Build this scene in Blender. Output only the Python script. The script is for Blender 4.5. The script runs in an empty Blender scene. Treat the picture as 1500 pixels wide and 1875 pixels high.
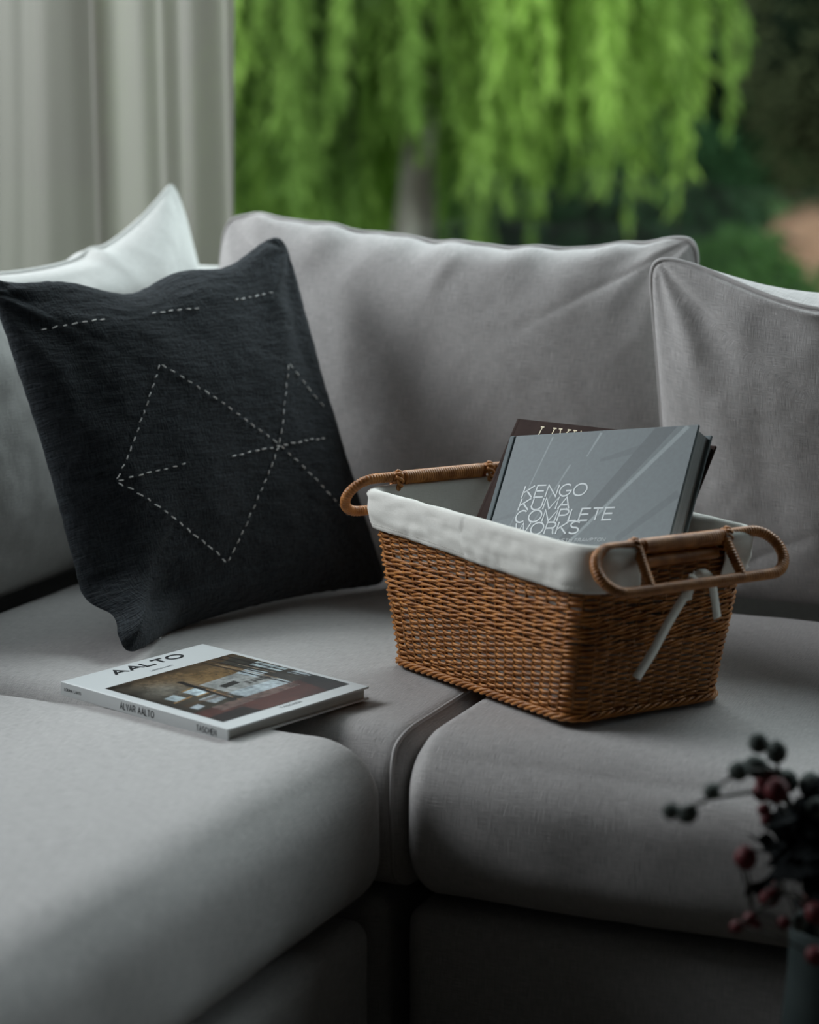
import bpy, math, random
import numpy as np
from mathutils import Vector, Matrix, Euler, noise
S = bpy.context.scene
COL = S.collection
random.seed(7)
rng = np.random.default_rng(7)

# ------------------------------------------------------------------ camera
cam_d = bpy.data.cameras.new('camera')
cam = bpy.data.objects.new('camera', cam_d); COL.objects.link(cam)
cam.location = (0, 0, 1.15)
cam.rotation_euler = (math.radians(90 - 11), 0, math.radians(24))
cam_d.sensor_fit = 'HORIZONTAL'; cam_d.sensor_width = 24.0
cam_d.lens = 24.0 * 4400 / 1500
cam_d.clip_start = 0.05; cam_d.clip_end = 200
cam_d.dof.use_dof = True
cam_d.dof.focus_distance = 2.71
cam_d.dof.aperture_fstop = 2.6
S.camera = cam

# ------------------------------------------------------------------ sky, light, exposure
W = bpy.data.worlds.new('sky'); S.world = W; W.use_nodes = True
nt = W.node_tree; nt.nodes.clear()
wo = nt.nodes.new('ShaderNodeOutputWorld'); bg = nt.nodes.new('ShaderNodeBackground')
tc = nt.nodes.new('ShaderNodeTexCoord'); sx = nt.nodes.new('ShaderNodeSeparateXYZ')
rp = nt.nodes.new('ShaderNodeValToRGB')
nt.links.new(tc.outputs['Generated'], sx.inputs[0]); nt.links.new(sx.outputs['Z'], rp.inputs[0])
nt.links.new(rp.outputs[0], bg.inputs[0]); nt.links.new(bg.outputs[0], wo.inputs[0])
rp.color_ramp.elements[0].position = 0.0; rp.color_ramp.elements[0].color = (.62, .68, .72, 1)
rp.color_ramp.elements[1].position = 1.0; rp.color_ramp.elements[1].color = (.84, .93, 1, 1)
bg.inputs['Strength'].default_value = 3.2

def window_light(name, loc, rot, sx_, sy_, power, color):
    d = bpy.data.lights.new(name, 'AREA'); d.shape = 'RECTANGLE'; d.size = sx_; d.size_y = sy_
    d.energy = power; d.color = color
    o = bpy.data.objects.new(name, d); COL.objects.link(o); o.location = loc; o.rotation_euler = rot
    return o
# daylight entering by the left window
window_light('daylight_left', (-3.15, 2.15, 2.08), (0, math.radians(-106), 0), 1.15, 1.6, 76, (.93, .97, 1))
# daylight from the sky above the garden, entering by the rear window
window_light('daylight_rear', (-.9, 4.75, 2.95), (math.radians(-64), 0, 0), 3.4, 1.3, 112, (.90, .96, 1))

S.view_settings.view_transform = 'Standard'; S.view_settings.look = 'None'
S.view_settings.gamma = 1; S.view_settings.use_curve_mapping = False
S.view_settings.exposure = 0.0

# ------------------------------------------------------------------ helpers
def tag(o, label=None, cat=None, group=None, kind=None):
    if label: o['label'] = label
    if cat: o['category'] = cat
    if group: o['group'] = group
    if kind: o['kind'] = kind
    return o

def mesh(name, verts, faces, mat=None, parent=None, smooth=True, uv=None, mats=None, fmat=None, loc=None, rot=None):
    me = bpy.data.meshes.new(name)
    me.from_pydata([tuple(map(float, v)) for v in verts] if not isinstance(verts, np.ndarray) else verts.tolist(), [], faces)
    if smooth: me.polygons.foreach_set('use_smooth', [True] * len(me.polygons))
    for m in (mats or ([mat] if mat else [])): me.materials.append(m)
    if fmat is not None: me.polygons.foreach_set('material_index', list(fmat))
    if uv is not None:
        l = me.uv_layers.new(name='UVMap')
        idx = np.empty(len(me.loops), dtype=np.int32); me.loops.foreach_get('vertex_index', idx)
        l.data.foreach_set('uv', np.asarray(uv, dtype=np.float32)[idx].ravel())
    me.update()
    o = bpy.data.objects.new(name, me); COL.objects.link(o)
    if parent: o.parent = parent
    if loc is not None: o.location = loc
    if rot is not None: o.rotation_euler = rot
    return o

def empty(name, loc=(0, 0, 0), rot=(0, 0, 0)):
    o = bpy.data.objects.new(name, None); COL.objects.link(o); o.location = loc; o.rotation_euler = rot
    o.empty_display_size = .05
    return o

def box_vf(x0, x1, y0, y1, z0, z1, bev=0.0):
    if bev <= 0:
        v = [(x, y, z) for z in (z0, z1) for y in (y0, y1) for x in (x0, x1)]
        f = [(0, 2, 3, 1), (4, 5, 7, 6), (0, 1, 5, 4), (2, 6, 7, 3), (0, 4, 6, 2), (1, 3, 7, 5)]
        return v, f
    import bmesh
    v, f = box_vf(x0, x1, y0, y1, z0, z1)
    bm = bmesh.new(); vs = [bm.verts.new(p) for p in v]
    for q in f: bm.faces.new([vs[i] for i in q])
    bmesh.ops.bevel(bm, geom=bm.edges[:] + bm.verts[:], offset=bev, segments=3, affect='EDGES', profile=.5)
    bm.verts.index_update()
    V = [tuple(p.co) for p in bm.verts]; Fc = [[p.index for p in q.verts] for q in bm.faces]
    bm.free(); return V, Fc

def join(parts):
    V = []; Fc = []
    for v, f in parts:
        n = len(V); V += [tuple(p) for p in v]; Fc += [tuple(i + n for i in q) for q in f]
    return V, Fc

def tube(pts, r, sides=8, closed=False, flat=1.0, up=None):
    """sweep of a circle along pts (list/array), r scalar or list"""
    P = np.asarray(pts, float); n = len(P)
    if closed: T = np.roll(P, -1, 0) - np.roll(P, 1, 0)
    else:
        T = np.empty_like(P); T[1:-1] = P[2:] - P[:-2]; T[0] = P[1] - P[0]; T[-1] = P[-1] - P[-2]
    T /= np.linalg.norm(T, axis=1)[:, None] + 1e-12
    if up is None: up = np.array([0, 0, 1.0])
    U = np.asarray(up, float)
    if U.ndim == 1: U = np.repeat(U[None], n, 0)
    A = np.cross(T, U); L = np.linalg.norm(A, axis=1)
    bad = L < 1e-3
    if bad.any(): A[bad] = np.cross(T[bad], np.array([1.0, .13, 0])); L = np.linalg.norm(A, axis=1)
    A /= L[:, None]; B = np.cross(A, T)
    R = np.broadcast_to(np.asarray(r, float), (n,))
    th = np.arange(sides) / sides * 2 * math.pi
    V = P[:, None] + R[:, None, None] * (np.cos(th)[None, :, None] * A[:, None] + flat * np.sin(th)[None, :, None] * B[:, None])
    V = V.reshape(-1, 3)
    Fc = []
    m = n if closed else n - 1
    for i in range(m):
        a = i * sides; b = ((i + 1) % n) * sides
        for k in range(sides):
            k2 = (k + 1) % sides
            Fc.append((a + k, a + k2, b + k2, b + k))
    if not closed:
        Fc.append(tuple(range(sides - 1, -1, -1))); Fc.append(tuple(range((n - 1) * sides, n * sides)))
    return V, Fc

def grid_faces(nu, nv, off=0, flip=False):
    Fc = []
    for j in range(nv - 1):
        for i in range(nu - 1):
            a = off + j * nu + i
            Fc.append((a, a + nu, a + nu + 1, a + 1) if flip else (a, a + 1, a + nu + 1, a + nu))
    return Fc

def fbm(x, y, z=0.0):
    return noise.noise(Vector((x, y, z)))

# ------------------------------------------------------------------ materials
def new_mat(name):
    m = bpy.data.materials.new(name); m.use_nodes = True
    n = m.node_tree; b = n.nodes['Principled BSDF']
    return m, n, b

def N(n, t, **kw):
    x = n.nodes.new(t)
    for k, v in kw.items(): setattr(x, k, v)
    return x

def plain(name, col, rough=.6, spec=.3, metal=0, emit=None, coat=0):
    m, n, b = new_mat(name)
    b.inputs['Base Color'].default_value = (*col, 1); b.inputs['Roughness'].default_value = rough
    b.inputs['Specular IOR Level'].default_value = spec; b.inputs['Metallic'].default_value = metal
    b.inputs['Coat Weight'].default_value = coat
    return m

def mottled(name, c1, c2, scale=30, rough=.7, bump=.0, bscale=200, spec=.2, stretch=(1, 1, 1), coord='Object', detail=4, p0=.35, p1=.65):
    m, n, b = new_mat(name)
    t = N(n, 'ShaderNodeTexCoord'); mp = N(n, 'ShaderNodeMapping'); mp.inputs['Scale'].default_value = stretch
    n.links.new(t.outputs[coord], mp.inputs[0])
    no = N(n, 'ShaderNodeTexNoise'); no.inputs['Scale'].default_value = scale; no.inputs['Detail'].default_value = detail
    n.links.new(mp.outputs[0], no.inputs['Vector'])
    r = N(n, 'ShaderNodeValToRGB'); r.color_ramp.elements[0].color = (*c1, 1); r.color_ramp.elements[1].color = (*c2, 1)
    r.color_ramp.elements[0].position = p0; r.color_ramp.elements[1].position = p1
    n.links.new(no.outputs['Fac'], r.inputs[0]); n.links.new(r.outputs[0], b.inputs['Base Color'])
    b.inputs['Roughness'].default_value = rough; b.inputs['Specular IOR Level'].default_value = spec
    if bump:
        n2 = N(n, 'ShaderNodeTexNoise'); n2.inputs['Scale'].default_value = bscale
        n.links.new(mp.outputs[0], n2.inputs['Vector'])
        bp = N(n, 'ShaderNodeBump'); bp.inputs['Distance'].default_value = bump; bp.inputs['Strength'].default_value = 1
        n.links.new(n2.outputs['Fac'], bp.inputs['Height']); n.links.new(bp.outputs[0], b.inputs['Normal'])
    return m

def woven(name, dark, light, pitch=1000, slub=55, bump=.0007, coarse=0.0, sheen=.15, rough=.9):
    """linen: warp and weft threads from two stretched noises, in metres of cloth (UV)"""
    m, n, b = new_mat(name)
    t = N(n, 'ShaderNodeTexCoord')
    hs = []
    for sc in ((pitch, slub, 1), (slub, pitch, 1)):
        mp = N(n, 'ShaderNodeMapping'); mp.inputs['Scale'].default_value = sc
        n.links.new(t.outputs['UV'], mp.inputs[0])
        no = N(n, 'ShaderNodeTexNoise'); no.inputs['Scale'].default_value = 1; no.inputs['Detail'].default_value = 2
        n.links.new(mp.outputs[0], no.inputs['Vector']); hs.append(no)
    ad = N(n, 'ShaderNodeMath', operation='ADD'); n.links.new(hs[0].outputs['Fac'], ad.inputs[0]); n.links.new(hs[1].outputs['Fac'], ad.inputs[1])
    mr = N(n, 'ShaderNodeMapRange'); mr.inputs['From Min'].default_value = .65; mr.inputs['From Max'].default_value = 1.35
    n.links.new(ad.outputs[0], mr.inputs['Value'])
    mix = N(n, 'ShaderNodeMix', data_type='RGBA'); mix.inputs[6].default_value = (*dark, 1); mix.inputs[7].default_value = (*light, 1)
    n.links.new(mr.outputs[0], mix.inputs[0]); n.links.new(mix.outputs[2], b.inputs['Base Color'])
    h = ad
    if coarse:
        mp = N(n, 'ShaderNodeMapping'); mp.inputs['Scale'].default_value = (45, 190, 1); n.links.new(t.outputs['UV'], mp.inputs[0])
        n3 = N(n, 'ShaderNodeTexNoise'); n3.inputs['Scale'].default_value = 1; n3.inputs['Detail'].default_value = 5; n3.inputs['Roughness'].default_value = .65
        n.links.new(mp.outputs[0], n3.inputs['Vector'])
        ml = N(n, 'ShaderNodeMath', operation='MULTIPLY_ADD'); ml.inputs[1].default_value = coarse
        n.links.new(n3.outputs['Fac'], ml.inputs[0]); n.links.new(ad.outputs[0], ml.inputs[2]); h = ml
    bp = N(n, 'ShaderNodeBump'); bp.inputs['Distance'].default_value = bump; bp.inputs['Strength'].default_value = .8
    n.links.new(h.outputs[0], bp.inputs['Height']); n.links.new(bp.outputs[0], b.inputs['Normal'])
    b.inputs['Roughness'].default_value = rough; b.inputs['Specular IOR Level'].default_value = .12
    b.inputs['Sheen Weight'].default_value = sheen; b.inputs['Sheen Roughness'].default_value = .5
    return m

M = {}
M['linen'] = woven('greige_linen', (.335, .32, .315), (.55, .53, .515), bump=.0010)
M['linen_light'] = woven('pale_linen', (.50, .495, .475), (.66, .655, .63))
M['wool'] = woven('charcoal_slub_weave', (.005, .007, .009), (.036, .045, .054), pitch=600, slub=80, bump=.0045, coarse=3.4, sheen=.12)
M['thread'] = plain('white_thread', (.93, .93, .91), .8)
M['liner'] = woven('cream_cotton', (.64, .625, .58), (.74, .725, .68), pitch=1500, slub=120, bump=.0002, sheen=.05)
M['tape'] = woven('cream_tape', (.68, .66, .60), (.78, .76, .70), pitch=1500, slub=200, bump=.0003, sheen=.05)
M['wicker'] = mottled('honey_wicker', (.30, .105, .022), (.54, .225, .058), 70, .42, .0003, 500, .32)
M['wicker_dark'] = mottled('brown_wicker_stakes', (.16, .065, .02), (.28, .12, .04), 60, .5)
M['wrap'] = mottled('cane_wrapping', (.27, .098, .024), (.48, .20, .055), 70, .42, .0002, 700, .35)
M['paper_white'] = plain('white_laminated_card', (.60, .62, .62), .32, .45)
M['pages'] = mottled('page_edges', (.36, .36, .33), (.52, .52, .49), 1.0, .8, 0, 1, .1, (3, 3, 2500))
M['pages_side'] = mottled('page_edges_grey', (.20, .21, .21), (.34, .35, .35), 1.0, .8, 0, 1, .1, (3, 3, 2200))
M['ink'] = plain('black_ink', (.012, .012, .014), .4)
M['ink_grey'] = plain('grey_ink', (.16, .17, .18), .5)
M['print_white'] = plain('pale_print', (.62, .66, .67), .5)
M['gold'] = plain('gilt_print', (.62, .50, .26), .4, .5)
M['book_grey'] = mottled('slate_cloth_cover', (.10, .125, .132), (.12, .146, .153), 60, .6, .00012, 1800)
M['book_brown'] = mottled('dark_brown_cover', (.034, .020, .017), (.048, .029, .024), 40, .7, .0001, 1500, .08)
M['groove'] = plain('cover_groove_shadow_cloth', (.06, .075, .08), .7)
M['bark'] = mottled('willow_bark', (.22, .18, .15), (.56, .50, .43), 9, .9, .02, 25, .1, (1, 1, .3))
M['grass'] = mottled('lawn', (.018, .045, .010), (.05, .10, .02), 2.2, .95)
M['earth'] = mottled('red_brown_earth', (.16, .085, .05), (.27, .15, .09), 1.5, .95, .05, 6)
M['plaster'] = mottled('dark_grey_plaster', (.05, .05, .049), (.06, .06, .059), 6, .9)
M['floor'] = mottled('dark_oak_floor', (.12, .095, .075), (.18, .145, .115), 4, .5, 0, 1, .3, (1, 12, 1))
M['frame'] = plain('white_window_frame', (.55, .56, .55), .5)
M['vase'] = mottled('dark_teal_glaze', (.012, .020, .020), (.026, .036, .035), 14, .75, 0, 1, .12)
M['table'] = mottled('dark_walnut', (.03, .018, .012), (.055, .035, .022), 12, .5)
M['berry_green'] = mottled('dull_green_berry', (.035, .047, .042), (.075, .088, .08), 200, .75)
M['berry_red'] = mottled('dark_red_berry', (.06, .009, .012), (.12, .02, .022), 200, .6)
M['berry_pink'] = mottled('faded_pink_bud', (.13, .07, .07), (.20, .11, .10), 200, .8)
M['twig'] = plain('dark_twig', (.03, .03, .024), .8)
M['dark_leaf'] = mottled('almost_black_leaf', (.004, .005, .006), (.010, .012, .012), 60, .9, 0, 1, .05)
M['foot'] = plain('black_sofa_foot', (.02, .02, .02), .5)

def leaf_mat(name, c1, c2, trans=.45, scale=.9):
    m, n, b = new_mat(name)
    n.nodes.remove(b); out = n.nodes['Material Output']
    oi = N(n, 'ShaderNodeObjectInfo'); t = N(n, 'ShaderNodeTexCoord')
    no = N(n, 'ShaderNodeTexNoise'); no.inputs['Scale'].default_value = scale; no.inputs['Detail'].default_value = 3
    ge = N(n, 'ShaderNodeNewGeometry')
    n.links.new(ge.outputs['Position'], no.inputs['Vector'])
    mr = N(n, 'ShaderNodeMapRange'); mr.inputs['From Min'].default_value = .35; mr.inputs['From Max'].default_value = .65
    n.links.new(no.outputs['Fac'], mr.inputs['Value'])
    ad = N(n, 'ShaderNodeMath', operation='MULTIPLY_ADD'); ad.inputs[1].default_value = .55; 
    n.links.new(oi.outputs['Random'], ad.inputs[0])
    m2 = N(n, 'ShaderNodeMath', operation='MULTIPLY'); m2.inputs[1].default_value = .45; n.links.new(mr.outputs[0], m2.inputs[0])
    n.links.new(m2.outputs[0], ad.inputs[2])
    mix = N(n, 'ShaderNodeMix', data_type='RGBA'); mix.inputs[6].default_value = (*c1, 1); mix.inputs[7].default_value = (*c2, 1)
    n.links.new(ad.outputs[0], mix.inputs[0])
    d = N(n, 'ShaderNodeBsdfDiffuse'); tr = N(n, 'ShaderNodeBsdfTranslucent'); ms = N(n, 'ShaderNodeMixShader'); ms.inputs[0].default_value = trans
    n.links.new(mix.outputs[2], d.inputs[0]); n.links.new(mix.outputs[2], tr.inputs[0])
    n.links.new(d.outputs[0], ms.inputs[1]); n.links.new(tr.outputs[0], ms.inputs[2]); n.links.new(ms.outputs[0], out.inputs[0])
    return m
M['willow'] = leaf_mat('willow_leaves', (.07, .15, .03), (.52, .72, .17), .5)
M['hedge'] = leaf_mat('dark_evergreen_leaves', (.016, .040, .018), (.045, .095, .036), .2)
M['olive'] = leaf_mat('olive_brown_leaves', (.05, .058, .028), (.13, .145, .07), .3)
M['shrub'] = leaf_mat('mid_green_leaves', (.035, .085, .022), (.08, .17, .04), .3)
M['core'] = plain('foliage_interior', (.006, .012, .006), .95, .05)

def curtain_mat():
    m, n, b = new_mat('sheer_curtain'); n.nodes.remove(b); out = n.nodes['Material Output']
    t = N(n, 'ShaderNodeTexCoord'); mp = N(n, 'ShaderNodeMapping'); mp.inputs['Scale'].default_value = (900, 60, 60)
    n.links.new(t.outputs['UV'], mp.inputs[0])
    d = N(n, 'ShaderNodeBsdfDiffuse'); d.inputs[0].default_value = (.30, .288, .272, 1)
    tr = N(n, 'ShaderNodeBsdfTranslucent'); tr.inputs[0].default_value = (.29, .262, .228, 1)
    tp = N(n, 'ShaderNodeBsdfTransparent')
    a = N(n, 'ShaderNodeMixShader'); a.inputs[0].default_value = .6
    c = N(n, 'ShaderNodeMixShader'); c.inputs[0].default_value = .06
    n.links.new(d.outputs[0], a.inputs[1]); n.links.new(tr.outputs[0], a.inputs[2])
    n.links.new(a.outputs[0], c.inputs[1]); n.links.new(tp.outputs[0], c.inputs[2]); n.links.new(c.outputs[0], out.inputs[0])
    return m
M['curtain'] = curtain_mat()
def pane_mat():
    m, n, b = new_mat('window_pane'); n.nodes.remove(b); out = n.nodes['Material Output']
    g = N(n, 'ShaderNodeBsdfGlossy'); g.inputs['Roughness'].default_value = .02
    tp = N(n, 'ShaderNodeBsdfTransparent'); tp.inputs[0].default_value = (.93, .96, .95, 1)
    a = N(n, 'ShaderNodeMixShader'); a.inputs[0].default_value = .006
    n.links.new(tp.outputs[0], a.inputs[1]); n.links.new(g.outputs[0], a.inputs[2]); n.links.new(a.outputs[0], out.inputs[0])
    return m
M['pane'] = pane_mat()
def attr_mat(name, rough=.3, spec=.45):
    m, n, b = new_mat(name)
    a = N(n, 'ShaderNodeVertexColor'); a.layer_name = 'Print'
    n.links.new(a.outputs[0], b.inputs['Base Color']); b.inputs['Roughness'].default_value = rough; b.inputs['Specular IOR Level'].default_value = spec
    return m

# ------------------------------------------------------------------ the room
X0, X1, Y0, Y1, ZC = -2.75, 1.9, -1.3, 3.62, 2.6
def slab(name, parts, mat):
    v, f = join([box_vf(*p) for p in parts]); o = mesh(name, v, f, mat, smooth=False); o['kind'] = 'structure'; return o
slab('floor', [(X0 - .15, X1 + .15, Y0 - .15, Y1 + .15, -.1, 0)], M['floor'])
slab('ceiling', [(X0 - .15, X1 + .15, Y0 - .15, Y1 + .15, ZC, ZC + .15)], M['plaster'])
wx0, wx1, wz0, wz1 = -2.62, 1.5, .10, 2.42       # rear window opening
slab('wall_back', [(X0 - .15, wx0, Y1, Y1 + .15, 0, ZC), (wx1, X1 + .15, Y1, Y1 + .15, 0, ZC), (wx0, wx1, Y1, Y1 + .15, 0, wz0), (wx0, wx1, Y1, Y1 + .15, wz1, ZC)], M['plaster'])
ly0, ly1, lz0, lz1 = 1.25, 3.1, 1.2, 2.42          # left window opening
slab('wall_left', [(X0 - .15, X0, Y0, ly0, 0, ZC), (X0 - .15, X0, ly1, Y1, 0, ZC), (X0 - .15, X0, ly0, ly1, 0, lz0), (X0 - .15, X0, ly0, ly1, lz1, ZC)], M['plaster'])
slab('wall_right', [(X1, X1 + .15, Y0, Y1, 0, ZC)], M['plaster'])
slab('wall_front', [(X0 - .15, X1 + .15, Y0 - .15, Y0, 0, ZC)], M['plaster'])
w1 = slab('window_1', [(wx0, wx0 + .05, Y1 + .04, Y1 + .1, wz0, wz1), (wx1 - .05, wx1, Y1 + .04, Y1 + .1, wz0, wz1), (wx0 + .05, wx1 - .05, Y1 + .04, Y1 + .1, wz0, wz0 + .05), (wx0 + .05, wx1 - .05, Y1 + .04, Y1 + .1, wz1 - .05, wz1), (-.02, .04, Y1 + .04, Y1 + .1, wz0 + .05, wz1 - .05)], M['frame'])
for a, b_ in ((wx0 + .05, -.02), (.04, wx1 - .05)):
    v, f = box_vf(a, b_, Y1 + .065, Y1 + .071, wz0 + .05, wz1 - .05); mesh('pane', v, f, M['pane'], w1, smooth=False)
w2 = slab('window_2', [(X0 - .1, X0 - .04, ly0, ly0 + .05, lz0, lz1), (X0 - .1, X0 - .04, ly1 - .05, ly1, lz0, lz1), (X0 - .1, X0 - .04, ly0 + .05, ly1 - .05, lz0, lz0 + .05), (X0 - .1, X0 - .04, ly0 + .05, ly1 - .05, lz1 - .05, lz1)], M['frame'])

# ------------------------------------------------------------------ garden
gv = []
ns = 40
for j in range(ns):
    for i in range(ns):
        x = -26 + 44 * i / (ns - 1); y = 3.9 + 36 * j / (ns - 1)
        gv.append((x, y, -.38 + .10 * fbm(x * .25, y * .25) - .0 * y))
gr = mesh('lawn', gv, grid_faces(ns, ns), M['grass']); gr['kind'] = 'structure'

def leafy(n, pos_fn, L, Wd, droop=0.0, seed=0):
    r = np.random.default_rng(seed)
    V = np.empty((n * 4, 3))
    P, Nn = pos_fn(n, r)
    d = r.normal(size=(n, 3)); d[:, 2] -= droop; d /= np.linalg.norm(d, axis=1)[:, None]
    s = np.cross(d, r.normal(size=(n, 3))); s /= np.linalg.norm(s, axis=1)[:, None]
    ls = L * r.uniform(.6, 1.2, (n, 1))
    V[0::4] = P; V[1::4] = P + d * ls * .5 + s * Wd * .5; V[2::4] = P + d * ls; V[3::4] = P + d * ls * .5 - s * Wd * .5
    return V, [(4 * i, 4 * i + 1, 4 * i + 2, 4 * i + 3) for i in range(n)]

def blob_core(cx, cy, cz, rx, ry, rz, seed, nu=28, nv=16, amp=.25):
    V = []; 
    for j in range(nv):
        ph = math.pi * j / (nv - 1)
        for i in range(nu):
            th = 2 * math.pi * i / nu
            d = (math.sin(ph) * math.cos(th), math.sin(ph) * math.sin(th), math.cos(ph))
            k = 1 + amp * fbm(d[0] * 1.7 + seed, d[1] * 1.7, d[2] * 1.7)
            V.append((cx + rx * d[0] * k, cy + ry * d[1] * k, cz + rz * d[2] * k))
    Fc = [(j * nu + i, j * nu + (i + 1) % nu, (j + 1) * nu + (i + 1) % nu, (j + 1) * nu + i) for j in range(nv - 1) for i in range(nu)]
    return np.array(V), Fc

def bush(name, label, cat, c, r, mat, n=5000, leaf=(.12, .05), seed=1, trunk=True):
    t = empty(name, (c[0], c[1], -.38)); tag(t, label, cat)
    base = c[2] - (-.38)
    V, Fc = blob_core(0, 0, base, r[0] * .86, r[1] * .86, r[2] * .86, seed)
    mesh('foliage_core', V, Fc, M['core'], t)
    def pf(n, g):
        d = g.normal(size=(n, 3)); d /= np.linalg.norm(d, axis=1)[:, None]
        k = np.array([1 + .25 * fbm(a[0] * 1.7 + seed, a[1] * 1.7, a[2] * 1.7) for a in d])[:, None]
        sh = g.uniform(.82, 1.08, (n, 1))
        return np.array([0, 0, base]) + d * k * sh * np.array(r), d
    V, Fc = leafy(n, pf, leaf[0], leaf[1], .2, seed)
    o = mesh('foliage', V, Fc, mat, t, smooth=False); o['kind'] = 'stuff'
    if trunk:
        v, f = tube([(0, 0, -.1), (.03, 0, base * .5), (0, 0, base)], [.1, .08, .05], 8); mesh('trunk', v, f, M['bark'], t)
    return t

# weeping willow: crown centre
WX, WY = -4.02, 9.2
wil = empty('weeping_willow', (WX, WY, -.38))
tag(wil, 'bright green weeping willow with hanging branches outside the window', 'tree')
tp_ = [(.20, -.45, -.15), (.17, -.45, .35), (.14, -.45, .75), (.20, -.45, 1.3), (.24, -.3, 1.9), (.16, .02, 2.5), (.2, .02, 3.4)]
v, f = tube(tp_, [.12, .10, .085, .075, .07, .06, .05], 14); mesh('trunk', v, f, M['bark'], wil)
for k in range(9):
    a = k / 9 * 6.28 + .3; q = [(.22, -.2, 1.9 + .1 * k)]
    for s in (.3, .65, 1.0): q.append((.12 + math.cos(a) * 1.5 * s, math.sin(a) * 1.5 * s, 1.9 + .1 * k + 1.3 * math.sin(s * 1.9) * .9))
    v, f = tube(q, [.05, .035, .025, .012], 7); mesh('limb', v, f, M['bark'], wil)

def strand_mesh(seed, length=3.0):
    g = np.random.default_rng(seed); parts = []
    V = []; Fc = []
    nsub = 5
    for sidx in range(nsub):
        z0 = 0 if sidx == 0 else -g.uniform(.2, length * .7)
        ln = length + z0 if sidx == 0 else g.uniform(.5, 1.1)
        if z0 - ln < -length: ln = length + z0
        ang = g.uniform(0, 6.28); off = 0 if sidx == 0 else g.uniform(.03, .12)
        nl = int(ln / .0135)
        pts = []
        for i in range(nl):
            s = i / nl
            o = off * min(1, s * 4)
            px = math.cos(ang) * o + .05 * fbm(seed * 3.1 + sidx, s * 3, 0); py = math.sin(ang) * o + .05 * fbm(seed * 7.7, s * 3, sidx)
            pz = z0 - ln * s
            p = np.array([px, py, pz])
            d = np.array([g.normal() * .32, g.normal() * .32, -1.0]); d /= np.linalg.norm(d)
            sd = np.cross(d, g.normal(size=3)); sd /= np.linalg.norm(sd)
            L = g.uniform(.06, .11); w = g.uniform(.008, .013)
            n0 = len(V); V += [p, p + d * L * .45 + sd * w, p + d * L, p + d * L * .45 - sd * w]; Fc.append((n0, n0 + 1, n0 + 2, n0 + 3))
            if i % 12 == 0: pts.append(p)
        if len(pts) > 2:
            v, f = tube(pts, .004, 3); n0 = len(V); V += list(v); Fc += [tuple(i + n0 for i in q) for q in f]
    me = bpy.data.meshes.new('hanging_branch'); me.from_pydata([tuple(map(float, q)) for q in V], [], Fc); me.materials.append(M['willow']); return me
strands = [strand_mesh(i + 1) for i in range(9)]
rs = random.Random(11); cnt = 0
while cnt < 285:
    a = rs.uniform(0, 6.283); rr = 1.34 * math.sqrt(rs.uniform(.02, 1))
    x, y = rr * math.cos(a), rr * math.sin(a) * .95
    if x < -1.25: continue
    if abs(x - .17) < .09 and y < -.4 and rs.random() < .5: continue
    wx = WX + x
    # how low this branch hangs, above garden level: lower round the trunk, higher to the right
    if x < -.05: bot = rs.uniform(.25, 1.2)
    elif x < .9: bot = 1.02 + .16 * math.sin(x * 9 + .6) + rs.uniform(-.12, .55)
    else: bot = 1.12 + .22 * math.sin(x * 11 + 1) + rs.uniform(-.12, .55)
    o = bpy.data.objects.new('hanging_branch', strands[cnt % 9]); COL.objects.link(o); o.parent = wil
    o.location = (x, y, bot + 3.0); o.rotation_euler = (rs.uniform(-.04, .04), rs.uniform(-.04, .04), rs.uniform(0, 6.28))
    sc = rs.uniform(1.0, 1.35); o.scale = (sc, sc, 1)
    cnt += 1
# leafy dome over the hanging branches
def dome(n, g):
    a = g.uniform(0, 6.283, n); r = 1.8 * np.sqrt(g.uniform(0, 1, n))
    z = 3.5 + .9 * np.sqrt(np.maximum(0, 1 - (r / 1.95) ** 2)) + g.normal(size=n) * .14
    return np.stack([r * np.cos(a), r * np.sin(a), z], 1), None
v, f = leafy(7000, dome, .12, .02, .8, 5); o = mesh('crown_leaves', v, f, M['willow'], wil, smooth=False); o['kind'] = 'stuff'

bush('evergreen_shrub', 'very dark evergreen shrub low behind the willow trunk', 'shrub', (-4.6, 12.6, -.02), (1.1, .8, .9), M['hedge'], 6000, (.10, .05), 2)
bush('evergreen_shrub', 'dark green shrub in shade under the right of the willow', 'shrub', (-7.2, 14.2, .1), (1.2, 1.0, 1.1), M['hedge'], 6000, (.12, .05), 3)
bush('low_shrub', 'mid green low shrub to the right of the willow', 'shrub', (-3.27, 11.2, -.22), (.42, .45, .42), M['shrub'], 5000, (.08, .04), 4, False)
bush('olive_tree', 'olive brown bushy tree at the right edge beyond the willow', 'tree', (-3.42, 14.4, 1.75), (.80, .9, 1.5), M['olive'], 9000, (.10, .035), 6)
bush('garden_tree', 'shadowy green tree standing behind the right side of the willow', 'tree', (-5.9, 17.6, 1.8), (1.5, 1.2, 2.1), M['hedge'], 9000, (.12, .05), 9)
bush('garden_tree', 'shadowy green tree standing behind the left side of the willow', 'tree', (-9.7, 18.6, 1.9), (1.9, 1.2, 2.2), M['shrub'], 9000, (.12, .05), 10)

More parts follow.
